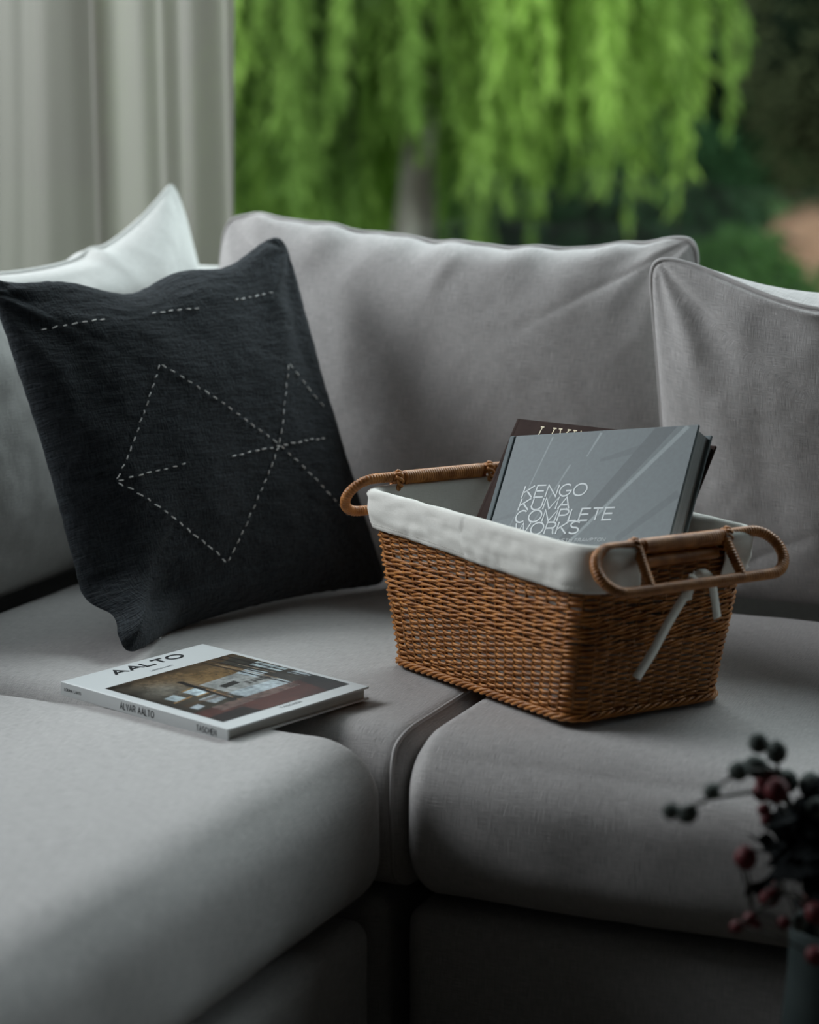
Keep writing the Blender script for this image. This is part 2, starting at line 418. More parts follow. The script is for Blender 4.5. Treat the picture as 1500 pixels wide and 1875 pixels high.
# tall hedge closing the garden
hg = empty('hedge', (-7.5, 24, -.38)); tag(hg, 'tall dark hedge closing the far end of the garden', 'hedge')
hv = []
nx, nz = 60, 14
for j in range(nz):
    for i in range(nx):
        x = -12 + 24 * i / (nx - 1); z = 6.0 * j / (nz - 1)
        hv.append((x, -.5 + .6 * fbm(x * .5, z * .5, 3), z))
hv2 = [(p[0], 1.0, p[2]) for p in hv]
Fh = grid_faces(nx, nz) + grid_faces(nx, nz, nx * nz, True)
top = [((nz - 1) * nx + i, (nz - 1) * nx + i + 1, nx * nz + (nz - 1) * nx + i + 1, nx * nz + (nz - 1) * nx + i) for i in range(nx - 1)]
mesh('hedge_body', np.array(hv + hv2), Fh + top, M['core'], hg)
def hp(n, g):
    x = g.uniform(-12, 12, n); z = g.uniform(0, 6.1, n)
    y = np.array([-.5 + .6 * fbm(a * .5, b * .5, 3) for a, b in zip(x, z)]) - g.uniform(0, .25, n)
    return np.stack([x, y, z], 1), None
v, f = leafy(16000, hp, .22, .11, .2, 8); o = mesh('foliage', v, f, M['hedge'], hg, smooth=False); o['kind'] = 'stuff'
# bare earth bank on the right
bv = []
nb = 30
for j in range(nb):
    for i in range(nb):
        u, w = i / (nb - 1), j / (nb - 1)
        x = -5.3 + 3.2 * u; y = 16.2 + 3.2 * w
        h = math.sin(math.pi * w) ** .7 * min(1, u * 2.2) ** .8 * .72 * (1 + .5 * fbm(x * 1.3, y * 1.3))
        bv.append((x, y, -.42 + h))
o = mesh('earth_bank', bv, grid_faces(nb, nb), M['earth']); tag(o, 'bare red brown earth bank at the right end of the garden', 'bank')
pv = []
for j in range(14):
    for i in range(10):
        y = 11.6 + j * .42; x = -.276 * y + i * .2 + .10 * math.sin(y * 1.3)
        pv.append((x, y, -.335 + .10 * fbm(x * .25, y * .25) + .05 * math.sin(math.pi * i / 9)))
o = mesh('garden_path', pv, grid_faces(10, 14), M['earth']); o['kind'] = 'structure'

# ------------------------------------------------------------------ curtain
def curtain(name, path_fn, n, z0, z1, label, seed):
    nz = 26; V = []; UVs = []
    for j in range(nz):
        t = j / (nz - 1); z = z0 + (z1 - z0) * t
        for i in range(n):
            s = i / (n - 1)
            x, y = path_fn(s, t)
            V.append((x, y, z)); UVs.append((s * 2, z))
    o = mesh(name, np.array(V), grid_faces(n, nz), M['curtain'], uv=UVs)
    tag(o, label, 'curtain'); return o
def cpath(s, t):
    # t=0 hem, t=1 top ; s=1 free edge on the right
    ks = s + .018 * math.sin(3 * t + 6 * s)
    x = -2.66 + s * (.80 + .035 * t) 
    q_ = max(0, min(1, (s - .64) / .08)) * (1 - max(0, min(1, (s - .90) / .04)))
    a = .036 * (.55 + .45 * math.sin(9.1 * s + 1.3) ** 2) * (1 - .72 * q_)
    y = 3.45 + a * math.sin(6.283 * (8.0 * ks + .9 * math.sin(7 * s + .6 * t))) + .004 * math.sin(6.283 * 17 * ks + 2 * t)
    if s > .93: y += (s - .93) * .35
    return x + .006 * math.sin(40 * s + 2 * t), y
curtain('curtain', cpath, 420, .02, 2.5, 'sheer off white curtain hanging in folds behind the sofa corner', 1)
v, f = tube([(-2.72, 3.45, 2.52), (1.4, 3.45, 2.52)], .012, 12); o = mesh('curtain_rod', v, f, M['frame']); tag(o, 'white curtain rod above the rear window', 'rod')

# ------------------------------------------------------------------ soft shapes
def axis_samples(h, r, n_r=9, n_m=26):
    """positions -h..h, denser inside the rounded margins"""
    a = -h + r * 1.15 * (1 - np.cos(np.linspace(0, math.pi / 2, n_r))) if False else np.linspace(-h, -h + r * 1.2, n_r)
    m = np.linspace(-h + r * 1.2, h - r * 1.2, n_m)[1:-1]
    return np.concatenate([a, m, -a[::-1]])

def soft_box(name, c, half, r, bulge, mat, parent, seed=0, wr=.003, hook=None, nm=(34, 34, 12)):
    """upholstered block: rounded box with swelling faces, one closed skin"""
    hx, hy, hz = half
    ax = [axis_samples(h, min(q_, h * .8), 9, k) for h, k, q_ in zip(half, nm, (r if hasattr(r, '__len__') else (r, r, r)))]
    V = []; Fc = []; UV = []; 
    rv = np.array(r if hasattr(r, '__len__') else (r, r, r), float); rv = np.minimum(rv, np.array(half) * .98)
    hv_ = np.array(half)
    def place(p):
        q = np.array(p); inner = np.clip(q, -(hv_ - rv), hv_ - rv)
        d = (q - inner) / rv; L = np.linalg.norm(d)
        o = inner + (d / L * rv if L > 1e-9 else 0)
        ux, uy, uz = q[0] / hx, q[1] / hy, q[2] / hz
        o[2] += bulge[2] * (1 if q[2] > 0 else -.4) * abs(uz) ** 1 * (1 - ux ** 4) * (1 - uy ** 4)
        o[0] += bulge[0] * np.sign(q[0]) * abs(ux) ** 3 * (1 - uy ** 4) * (1 - uz ** 2)
        o[1] += bulge[1] * np.sign(q[1]) * abs(uy) ** 3 * (1 - ux ** 4) * (1 - uz ** 2)
        n = wr * fbm(o[0] * 9 + seed, o[1] * 9, o[2] * 9) + wr * .5 * fbm(o[0] * 26 + seed, o[1] * 14, o[2] * 14)
        dn = o / (np.linalg.norm(o) + 1e-9)
        o = o + dn * n
        if hook: o = hook(o, ux, uy, uz)
        return o
    for axis in range(3):
        u, w = [k for k in range(3) if k != axis]
        for sgn in (-1, 1):
            A, B = ax[u], ax[w]; off = len(V)
            for b in B:
                for a in A:
                    p = [0, 0, 0]; p[axis] = sgn * half[axis]; p[u] = a; p[w] = b
                    V.append(place(p)); UV.append((a + axis * .37, b + axis * .61))
            fl = (sgn > 0) == (axis == 1)
            Fc += grid_faces(len(A), len(B), off, fl)
    o = mesh(name, np.array(V), Fc, mat, parent, uv=UV, loc=c)
    import bmesh
    bm = bmesh.new(); bm.from_mesh(o.data); bmesh.ops.remove_doubles(bm, verts=bm.verts, dist=.00005); bm.to_mesh(o.data); bm.free()
    return o, place

def seam_ring(place, half, axis, at, r=.0024, n=160, lift=.0008):
    """piping following the skin at one constant coordinate"""
    u, w = [k for k in range(3) if k != axis]
    hu, hw = half[u], half[w]; pts = []
    per = [(-hu, -hw), (hu, -hw), (hu, hw), (-hu, hw)]
    for k in range(4):
        a, b = per[k], per[(k + 1) % 4]; m = int(n * (abs(b[0] - a[0]) + abs(b[1] - a[1])) / (4 * (hu + hw)))
        for i in range(m):
            s = i / m; p = [0, 0, 0]; p[axis] = at; p[u] = a[0] + (b[0] - a[0]) * s; p[w] = a[1] + (b[1] - a[1]) * s
            q = place(p); pts.append(q)
    P = np.array(pts)
    # smooth slightly
    for _ in range(2): P = (np.roll(P, 1, 0) + 2 * P + np.roll(P, -1, 0)) / 4
    up = np.zeros(3); up[axis] = 1
    c = P.mean(0); d = P - c; d[:, axis] = 0; d /= np.linalg.norm(d, axis=1)[:, None]
    return tube(P + d * lift, r, 6, closed=True, up=up)

def seat_cushion(label, c, half, r, bulge, ends, axis, seed, hook=None):
    t = empty('seat_cushion', (c[0], c[1], c[2] - half[2])); tag(t, label, 'cushion', 'seat cushions of the corner sofa')
    lc = (0, 0, half[2])
    o, place = soft_box('cover', lc, half, r, bulge, M['linen'], t, seed, hook=hook, nm=(40, 40, 14))
    for at in ends:
        v, f = seam_ring(place, half, axis, at); mesh('piping', v, f, M['linen'], t, loc=lc)
    return t

ZB = .268      # underside of the seat cushions
# chaise (front left)
seat_cushion('front left grey linen seat cushion carrying the white book', (-1.3225, 1.64, (.4515 + ZB) / 2), (.3325, .532, (.4515 - ZB) / 2), (.066, .034, .060), (.006, .006, .001), (), 1, 3)
seat_cushion('corner grey linen seat cushion under the dark throw pillow', (-1.336, 2.551, (.446 + ZB) / 2), (.365, .366, (.446 - ZB) / 2), (.035, .06, .055), (.004, .006, .002), (.343,), 0, 8)
seat_cushion('right grey linen seat cushion carrying the wicker basket', (-.5365, 2.535, (.450 + ZB) / 2), (.4475, .372, (.450 - ZB) / 2), (.036, .078, .064), (.008, .014, .003), (), 0, 14)

def sofa_base(label, x0, x1, y0, y1, arms, seed):
    t = empty('sofa_base', ((x0 + x1) / 2, (y0 + y1) / 2, 0)); tag(t, label, 'sofa', 'upholstered bases of the corner sofa')
    cx, cy = (x0 + x1) / 2, (y0 + y1) / 2
    def rel(b): return ((b[0] + b[1]) / 2 - cx, (b[2] + b[3]) / 2 - cy, (b[4] + b[5]) / 2)
    o, pl = soft_box('seat_frame', (0, 0, .155), ((x1 - x0) / 2, (y1 - y0) / 2, .106), .022, (.003, .003, .0), M['linen'], t, seed, .0015, nm=(20, 20, 8))
    for b in arms:
        soft_box('backrest_frame', rel(b), ((b[1] - b[0]) / 2, (b[3] - b[2]) / 2, (b[5] - b[4]) / 2), .02, (.0, .0, .002), M['linen_light'], t, seed + 1, .001, nm=(14, 14, 14))
    for sx_ in (-1, 1):
        for sy_ in (-1, 1):
            v, f = tube([(0, 0, 0), (0, 0, .06)], [.02, .025], 12); mesh('foot', v, f, M['foot'], t, loc=(sx_ * ((x1 - x0) / 2 - .06), sy_ * ((y1 - y0) / 2 - .06), 0))
    return t
sofa_base('front left sofa base under the seat cushion with the white book', -1.83, -.998, 1.10, 2.150, [(-1.955, -1.835, 1.10, 2.145, .05, .80)], 21)
sofa_base('corner sofa base deep in the dark gap between the two front bases', -1.83, -1.01, 2.20, 3.09, [(-1.955, -1.835, 2.20, 3.215, .05, .80), (-1.83, -1.01, 3.095, 3.215, .05, .822)], 23)
sofa_base('right sofa base under the seat cushion with the basket', -.982, -.06, 2.19, 3.09, [(-.982, -.06, 3.095, 3.215, .05, .80)], 25)

# ------------------------------------------------------------------ pillows
def corner_creases(specs):
    def f(x, y, W_, H_, s):
        d = 0
        for (cx, cy, amp, k, fall, ph) in specs:
            dx, dy = x - cx, y - cy; r = math.hypot(dx, dy); th = math.atan2(dy, dx)
            d += amp * math.exp(-(r / fall) ** 1.3) * min(1, r / .02) * math.sin(k * th + ph + 2.5 * fbm(dx * 9, dy * 9, ph))
        return d
    return f

class Pillow:
    def __init__(s, W_, H_, T, pinch=(.04, .05), n=18, p=2.6, q=.5, wr=.004, seed=0, top_sag=0.0, extra=None, warp=None, rim=.004):
        s.__dict__.update(locals()); s.s = None
    def at(s, u, v, side):
        m = (abs(u) ** s.n + abs(v) ** s.n) ** (1 / s.n); mx = max(abs(u), abs(v))
        k = mx / m if m > 1e-9 else 1
        U, Vv = u * k, v * k
        x = s.W_ / 2 * U * (1 - s.pinch[0] * (1 - Vv * Vv))
        y = s.H_ / 2 * Vv * (1 - s.pinch[1] * (1 - U * U)) + s.H_ / 2
        if s.top_sag: y -= s.top_sag * (1 - U * U) * max(0, Vv) ** 3
        e = (max(0, 1 - abs(u) ** s.p) * max(0, 1 - abs(v) ** s.p))
        t = s.T / 2 * e ** s.q
        edge = min(1, e * 6)
        w = s.wr * (fbm(x * 7 + s.seed, y * 7, side * 3.0) + .5 * fbm(x * 19 + s.seed, y * 15, side * 5.0) + .22 * fbm(x * 46, y * 38 + s.seed, side)) * (.25 + .75 * edge)
        if s.extra: w += s.extra(x, y, s.W_, s.H_, side) * (.15 + .85 * min(1, e * 3))
        z = side * (t + w * (1 if e > 1e-6 else 0))
        if s.warp: x, y, z = s.warp(x, y, z, u, v)
        return (x, y, z)

def make_pillow(P, name, label, group, loc, rot, mat, n=120, piping=True, cat='cushion', pip_r=.0026, flip_uv=False):
    t = empty(name, loc, rot); tag(t, label, cat, group)
    us = np.sin(np.linspace(-math.pi / 2, math.pi / 2, n)) * .55 + np.linspace(-1, 1, n) * .45
    V = []; UV = []
    for side in (1, -1):
        for v_ in us:
            for u_ in us:
                V.append(P.at(u_, v_, side)); UV.append((u_ * P.W_ / 2, v_ * P.H_ / 2 + (.7 if side < 0 else 0)))
    Fc = grid_faces(n, n) + grid_faces(n, n, n * n, True)
    o = mesh('cover', np.array(V), Fc, mat, t, uv=UV)
    import bmesh
    bm = bmesh.new(); bm.from_mesh(o.data); bmesh.ops.remove_doubles(bm, verts=bm.verts, dist=.00003); bm.to_mesh(o.data); bm.free()
    if piping:
        pts = []
        per = [(-1, -1), (1, -1), (1, 1), (-1, 1)]
        for k in range(4):
            a, b = per[k], per[(k + 1) % 4]
            for i in range(70):
                s_ = i / 70; pts.append(P.at(a[0] + (b[0] - a[0]) * s_, a[1] + (b[1] - a[1]) * s_, 1))
        A = np.array(pts)
        for _ in range(2): A = (np.roll(A, 1, 0) + 2 * A + np.roll(A, -1, 0)) / 4
        c = A.mean(0); d = A - c; d[:, 2] = 0; d /= np.linalg.norm(d, axis=1)[:, None]
        v, f = tube(A + d * pip_r * .8, pip_r, 6, closed=True); mesh('piping', v, f, mat, t)
    return t

GB = 'back cushions of the corner sofa'
# centre back cushion
def ex_c(x, y, W_, H_, s):
    d = cr_c(x, y, W_, H_, s)
    # slanting soft folds dropping from the top edge
    e = math.exp(-((H_ - y) / .10) ** 2)
    d += .0022 * e * math.sin(60 * (x + .35 * (H_ - y)) + 3 * fbm(x * 6, y * 6)) * (1 if s > 0 else .3)
    d += .0030 * math.exp(-((x - .03 + .45 * (H_ - y) - .02) / .012) ** 2) * math.exp(-((H_ - y - .06) / .05) ** 2)
    return d
cr_c = corner_creases([(-.345, .47, .006, 9, .10, .5), (.345, .47, .008, 10, .09, 1.7), (-.345, 0, .005, 8, .1, 0), (.345, 0, .005, 8, .1, 0)])
def warp_c(x, y, z, u, v):
    # seam line rises at the left corner, sags in the middle
    top = max(0, v) ** 4
    y += top * (.012 * math.cos((u + .9) * 2.0) - .004 + .020 * max(0, u - .35) ** 1.2 + .0018 * math.sin(u * 21) + .0012 * math.sin(u * 37 + 1))
    z += top * (.006 * math.sin(u * 7) + .002 * math.sin(u * 23))
    return x, y, z
make_pillow(Pillow(.70, .475, .165, (.015, .02), 16, 3.0, .5, .0028, 1.3, .016, ex_c, warp_c), 'back_cushion', 'large middle grey linen back cushion behind the basket and books', GB,
            (-1.272, 2.905, .448), (math.radians(79), 0, math.radians(-.5)), M['linen'])
# right back cushion
cr_r = corner_creases([(-.35, .46, .011, 11, .11, .9), (-.35, 0, .004, 8, .1, 0), (.35, .46, .006, 9, .1, 0)])
def ex_r(x, y, W_, H_, s):
    d = cr_r(x, y, W_, H_, s); e = math.exp(-((H_ - y) / .16) ** 2)
    d += .0022 * e * math.sin(70 * (x - .35 * (H_ - y)) + 3 * fbm(x * 6, y * 6 + 3)) * (1 if s > 0 else .3)
    return d
def warp_r(x, y, z, u, v):
    top = max(0, v) ** 3
    y -= top * .012 * math.sin((u + 1) * 2.6)
    g_ = max(0, min(1, (u + .93) / .6)); g_ = g_ * g_ * (3 - 2 * g_); e_ = max(0, v) ** 9
    z += e_ * .055 * g_; y -= e_ * .010 * g_
    return x, y, z
make_pillow(Pillow(.72, .468, .185, (.012, .03), 18, 2.6, .5, .0045, 5.3, .02, ex_r, warp_r), 'back_cushion', 'right grey linen back cushion with piped top seam leaning forward', GB,
            (-.575, 2.945, .448), (math.radians(105), 0, 0), M['linen'])
# left back cushion, seen behind the dark pillow
cr_l = corner_creases([(.35, .50, .010, 8, .15, .3), (-.35, .5, .006, 8, .1, 0)])
def ex_l(x, y, W_, H_, s):
    d = cr_l(x, y, W_, H_, s)
    d += .0045 * math.exp(-((H_ - y - .08) / .12) ** 2) * math.sin(75 * (H_ - y) + 14 * x + 4 * fbm(x * 5, y * 5)) * (1 if s > 0 else .4)
    return d
def warp_l(x, y, z, u, v):
    top = max(0, v) ** 2
    y += top * (.008 * math.exp(-((u - .30) / .05) ** 2) + .010 * u)
    y += max(0, v) ** 3 * .045 * max(0, u) ** 2.5
    x += max(0, u) * .03 * (1 - v * v)
    return x, y, z
make_pillow(Pillow(.75, .455, .17, (.0, .02), 20, 2.4, .5, .005, 9.3, .045, ex_l, warp_l), 'back_cushion', 'pale linen back cushion on the left behind the dark throw pillow', GB,
            (-1.712, 2.755, .452), (math.radians(83), 0, math.radians(90)), M['linen_light'])

# ------------------------------------------------------------------ dark throw pillow with running stitch
cr_d = corner_creases([(-.24, .46, .010, 8, .12, .2), (.23, .46, .010, 8, .12, 1.4), (-.23, 0, .012, 7, .12, .4), (.23, 0, .008, 7, .1, 0)])
def ex_d(x, y, W_, H_, s):
    d = cr_d(x, y, W_, H_, s)
    d += .004 * math.exp(-((y - (H_ - .075)) / .02) ** 2) * math.sin(14 * x + 1) + .0014 * fbm(x * 25, y * 130)
    # soft fold near the bottom left corner
    d -= .012 * math.exp(-((y - .05 - .10 * (x + .2)) / .016) ** 2) * math.exp(-((x + .17) / .10) ** 2)
    return d
def warp_d(x, y, z, u, v):
    top = max(0, v) ** 3
    y += top * (-.010 * math.exp(-((u + .25) / .35) ** 2) + .006 * math.sin(u * 9)) + .0012 * fbm(u * 22, v * 22)
    x += .0012 * fbm(u * 20 + 5, v * 20)
    # bottom left corner is folded in under the pillow
    sm = lambda a: max(0, min(1, a)) ** 2 * (3 - 2 * max(0, min(1, a)))
    w = sm((-u - .45) / .5) * sm((-v - .62) / .33)
    z += .074 * w; x -= .014 * w; y -= .006 * w
    if u < 0: x += .016 * math.exp(-((v + .80) / .07) ** 2) * sm((-u - .6) / .4)
    return x, y, z
PD = Pillow(.478, .486, .125, (.055, .075), 22, 2.2, .55, .004, 3.3, .018, ex_d, warp_d)
dk = make_pillow(PD, 'throw_pillow', 'dark charcoal slub weave throw pillow with white running stitch lines', None, (-1.3716, 2.5907, .4414), (1.1929, -.0398, 1.1872), M['wool'], 150, False, 'pillow')
def pd_surface(x, y):
    u, v = x / (PD.W_ / 2), (y - PD.H_ / 2) / (PD.H_ / 2)
    for _ in range(12):
        q = PD.at(max(-1, min(1, u)), max(-1, min(1, v)), 1)
        u += (x - q[0]) / (PD.W_ / 2); v += (y - q[1]) / (PD.H_ / 2)
    return Vector(PD.at(max(-1, min(1, u)), max(-1, min(1, v)), 1))
# one stitch: a little flattened capsule of thread, unit length along x
sv, sf = tube([(-.5, 0, 0), (-.42, 0, .09), (-.2, 0, .13), (.2, 0, .13), (.42, 0, .09), (.5, 0, 0)], [.05, .105, .12, .12, .105, .05], 6)
st_me = bpy.data.meshes.new('stitch'); st_me.from_pydata(sv.tolist(), [], sf); st_me.materials.append(M['thread'])
lines = [((-.0687, .3312), (-.1689, .2015)), ((-.1689, .2015), (-.0396, .0755)), ((-.0396, .0755), (.0777, .2047)), ((.0777, .2047), (.1368, .3063)),
         ((.1368, .3063), (.190, .2430)), ((-.0687, .3312), (.0, .2720)), ((.0, .2720), (.0777, .2047)), ((.0777, .2047), (.175, .098)), ((-.1689, .2015), (-.0707, .2042)), ((-.005, .2015), (.1706, .2035)),
         ((-.1983, .4022), (-.1131, .4000)), ((-.0509, .3978), (.0282, .3950)), ((.0865, .3997), (.1646, .4043)), ((-.165, -.0), (-.155, .004))]
rq = random.Random(5)
for (a, b) in lines:
    L = math.hypot(b[0] - a[0], b[1] - a[1]); n = max(1, round(L / .0128))
    for i in range(n):
        s0, s1 = (i + .22) / n, (i + .70) / n
        j = .0009
        p = [pd_surface(a[0] + (b[0] - a[0]) * s + rq.uniform(-j, j), a[1] + (b[1] - a[1]) * s + rq.uniform(-j, j)) for s in (s0, s1)]
        d = p[1] - p[0]; ln = d.length
        ex = d.normalized(); ez = Vector((0, 0, 1)); ey = ez.cross(ex).normalized(); ez = ex.cross(ey)
        o = bpy.data.objects.new('stitch', st_me); COL.objects.link(o); o.parent = dk
        mt = Matrix((ex, ey, ez)).transposed().to_4x4(); mt.translation = (p[0] + p[1]) / 2 + ez * .0008
        o.matrix_local = mt @ Matrix.Diagonal((ln * rq.uniform(.9, 1.15), .0060, .0080, 1))

# ------------------------------------------------------------------ lettering: stroke letters, one unit tall
def arc(cx, cy, rx, ry, a0, a1, n=14):
    return [(cx + rx * math.cos(math.radians(a0 + (a1 - a0) * i / n)), cy + ry * math.sin(math.radians(a0 + (a1 - a0) * i / n))) for i in range(n + 1)]
GL = {
 'A': (.72, [[(0, 0), (.36, 1), (.72, 0)], [(.12, .34), (.60, .34)]]),
 'C': (.72, [arc(.38, .5, .36, .5, 50, 310, 24)]),
 'E': (.58, [[(.58, 0), (0, 0), (0, 1), (.56, 1)], [(0, .52), (.52, .52)]]),
 'F': (.54, [[(0, 0), (0, 1), (.54, 1)], [(0, .52), (.48, .52)]]),
 'G': (.76, [arc(.38, .5, .37, .5, 48, 345, 26) + [(.74, .46), (.42, .46)]]),
 'H': (.68, [[(0, 0), (0, 1)], [(.68, 0), (.68, 1)], [(0, .52), (.68, .52)]]),
 'I': (.02, [[(.01, 0), (.01, 1)]]),
 'K': (.66, [[(0, 0), (0, 1)], [(.62, 1), (0, .38)], [(.20, .58), (.66, 0)]]),
 'L': (.50, [[(0, 1), (0, 0), (.5, 0)]]),
 'M': (.82, [[(0, 0), (0, 1), (.41, .05), (.82, 1), (.82, 0)]]),
 'N': (.68, [[(0, 0), (0, 1), (.68, 0), (.68, 1)]]),
 'O': (.82, [arc(.41, .5, .41, .5, 0, 360, 30)]),
 'P': (.58, [[(0, 0), (0, 1), (.34, 1)] + arc(.34, .745, .24, .255, 90, -90, 12) + [(0, .49)]]),
 'R': (.62, [[(0, 0), (0, 1), (.36, 1)] + arc(.36, .75, .24, .25, 90, -90, 12) + [(0, .5)], [(.36, .5), (.50, .42), (.56, .12), (.62, 0)]]),
 'S': (.62, [arc(.31, .745, .28, .255, 30, 270, 16) + arc(.31, .245, .30, .255, 90, -150, 16)[1:]]),
 'T': (.62, [[(0, 1), (.62, 1)], [(.31, 1), (.31, 0)]]),
 'U': (.66, [[(0, 1), (0, .33)] + arc(.33, .33, .33, .33, 180, 360, 14) + [(.66, 1)]]),
 'V': (.66, [[(0, 1), (.33, 0), (.66, 1)]]),
 'W': (.98, [[(0, 1), (.25, 0), (.49, 1), (.73, 0), (.98, 1)]]),
}
def lettering(name, text, o3, xd, yd, h, width, weight, mat, parent, slant=0.0, gap=.16, serif=False, space=.3):
    """flat raised strokes: text runs along xd, letters stand along yd; width scales the whole line"""
    xd = Vector(xd).normalized(); yd = Vector(yd).normalized(); zd = xd.cross(yd).normalized(); o3 = Vector(o3)
    pen = 0; segs = []
    for ch in text:
        if ch == ' ': pen += space; continue
        w_, st = GL[ch]
        for pl in st: segs.append([(x + pen, y) for x, y in pl])
        if serif:
            for pl in st:
                for (ex_, ey_) in (pl[0], pl[-1]):
                    if ey_ in (0, 1) and ch in 'LIVNG': segs.append([(ex_ + pen - .13, ey_), (ex_ + pen + .13, ey_)])
        pen += w_ + gap
    tot = pen - gap; sx_ = width / tot
    V = []; Fc = []; hw = weight / 2
    for pl in segs:
        P = [Vector((x * sx_ + slant * y * h, y * h)) for x, y in pl]
        Lf = []; Rt = []
        for i, p in enumerate(P):
            closed = (P[0] - P[-1]).length < 1e-7
            pr = P[i - 1] if i > 0 else (P[-2] if closed else None); nx_ = P[i + 1] if i < len(P) - 1 else (P[1] if closed else None)
            d1 = (p - pr).normalized() if pr is not None else None; d2 = (nx_ - p).normalized() if nx_ is not None else None
            if d1 is None: d1 = d2
            if d2 is None: d2 = d1
            n1 = Vector((-d1.y, d1.x)); n2 = Vector((-d2.y, d2.x)); m_ = n1 + n2
            m_ = m_.normalized() if m_.length > 1e-6 else n1
            k = min(1.9, 1 / max(.3, m_.dot(n1)))
            Lf.append(p + m_ * hw * k); Rt.append(p - m_ * hw * k)
        n0 = len(V)
        for a, b in zip(Lf, Rt):
            for q, zz in ((a, 0), (b, 0), (b, .00016), (a, .00016)): V.append(o3 + xd * q.x + yd * q.y + zd * zz)
        for i in range(len(P) - 1):
            a = n0 + 4 * i; b = a + 4
            Fc += [(a + 3, a + 2, b + 2, b + 3), (a + 2, a + 1, b + 1, b + 2), (a, a + 3, b + 3, b)]
        Fc += [(n0, n0 + 1, n0 + 2, n0 + 3), tuple(n0 + 4 * (len(P) - 1) + k for k in (3, 2, 1, 0))]
    o = mesh(name, [tuple(v) for v in V], Fc, mat, parent, smooth=False); o['kind'] = 'stuff'
    return o

def print_plane(name, x0, x1, y0, y1, z, nx, ny, fn, mat, parent):
    """flat printed sheet with its picture as a colour attribute; fn(u,v)->rgb with u along x, v along y"""
    xs = np.linspace(x0, x1, nx); ys = np.linspace(y0, y1, ny)
    V = np.stack([np.tile(xs, ny), np.repeat(ys, nx), np.full(nx * ny, z)], 1)
    Uc, Vc = np.meshgrid(np.linspace(0, 1, nx), np.linspace(0, 1, ny))
    col = fn(Uc, Vc).reshape(-1, 3)
    o = mesh(name, V, grid_faces(nx, ny), mat, parent, smooth=False)
    ca = o.data.color_attributes.new('Print', 'FLOAT_COLOR', 'POINT')
    ca.data.foreach_set('color', np.concatenate([col, np.ones((len(col), 1))], 1).astype(np.float32).ravel())
    return o

def vnoise(U, V_, sx_, sy_, seed):
    g = np.random.default_rng(seed); G = g.uniform(0, 1, (int(sy_) + 3, int(sx_) + 3))
    x = U * sx_; y = V_ * sy_; xi = x.astype(int); yi = y.astype(int); fx = x - xi; fy = y - yi
    fx = fx * fx * (3 - 2 * fx); fy = fy * fy * (3 - 2 * fy)
    return (G[yi, xi] * (1 - fx) + G[yi, xi + 1] * fx) * (1 - fy) + (G[yi + 1, xi] * (1 - fx) + G[yi + 1, xi + 1] * fx) * fy

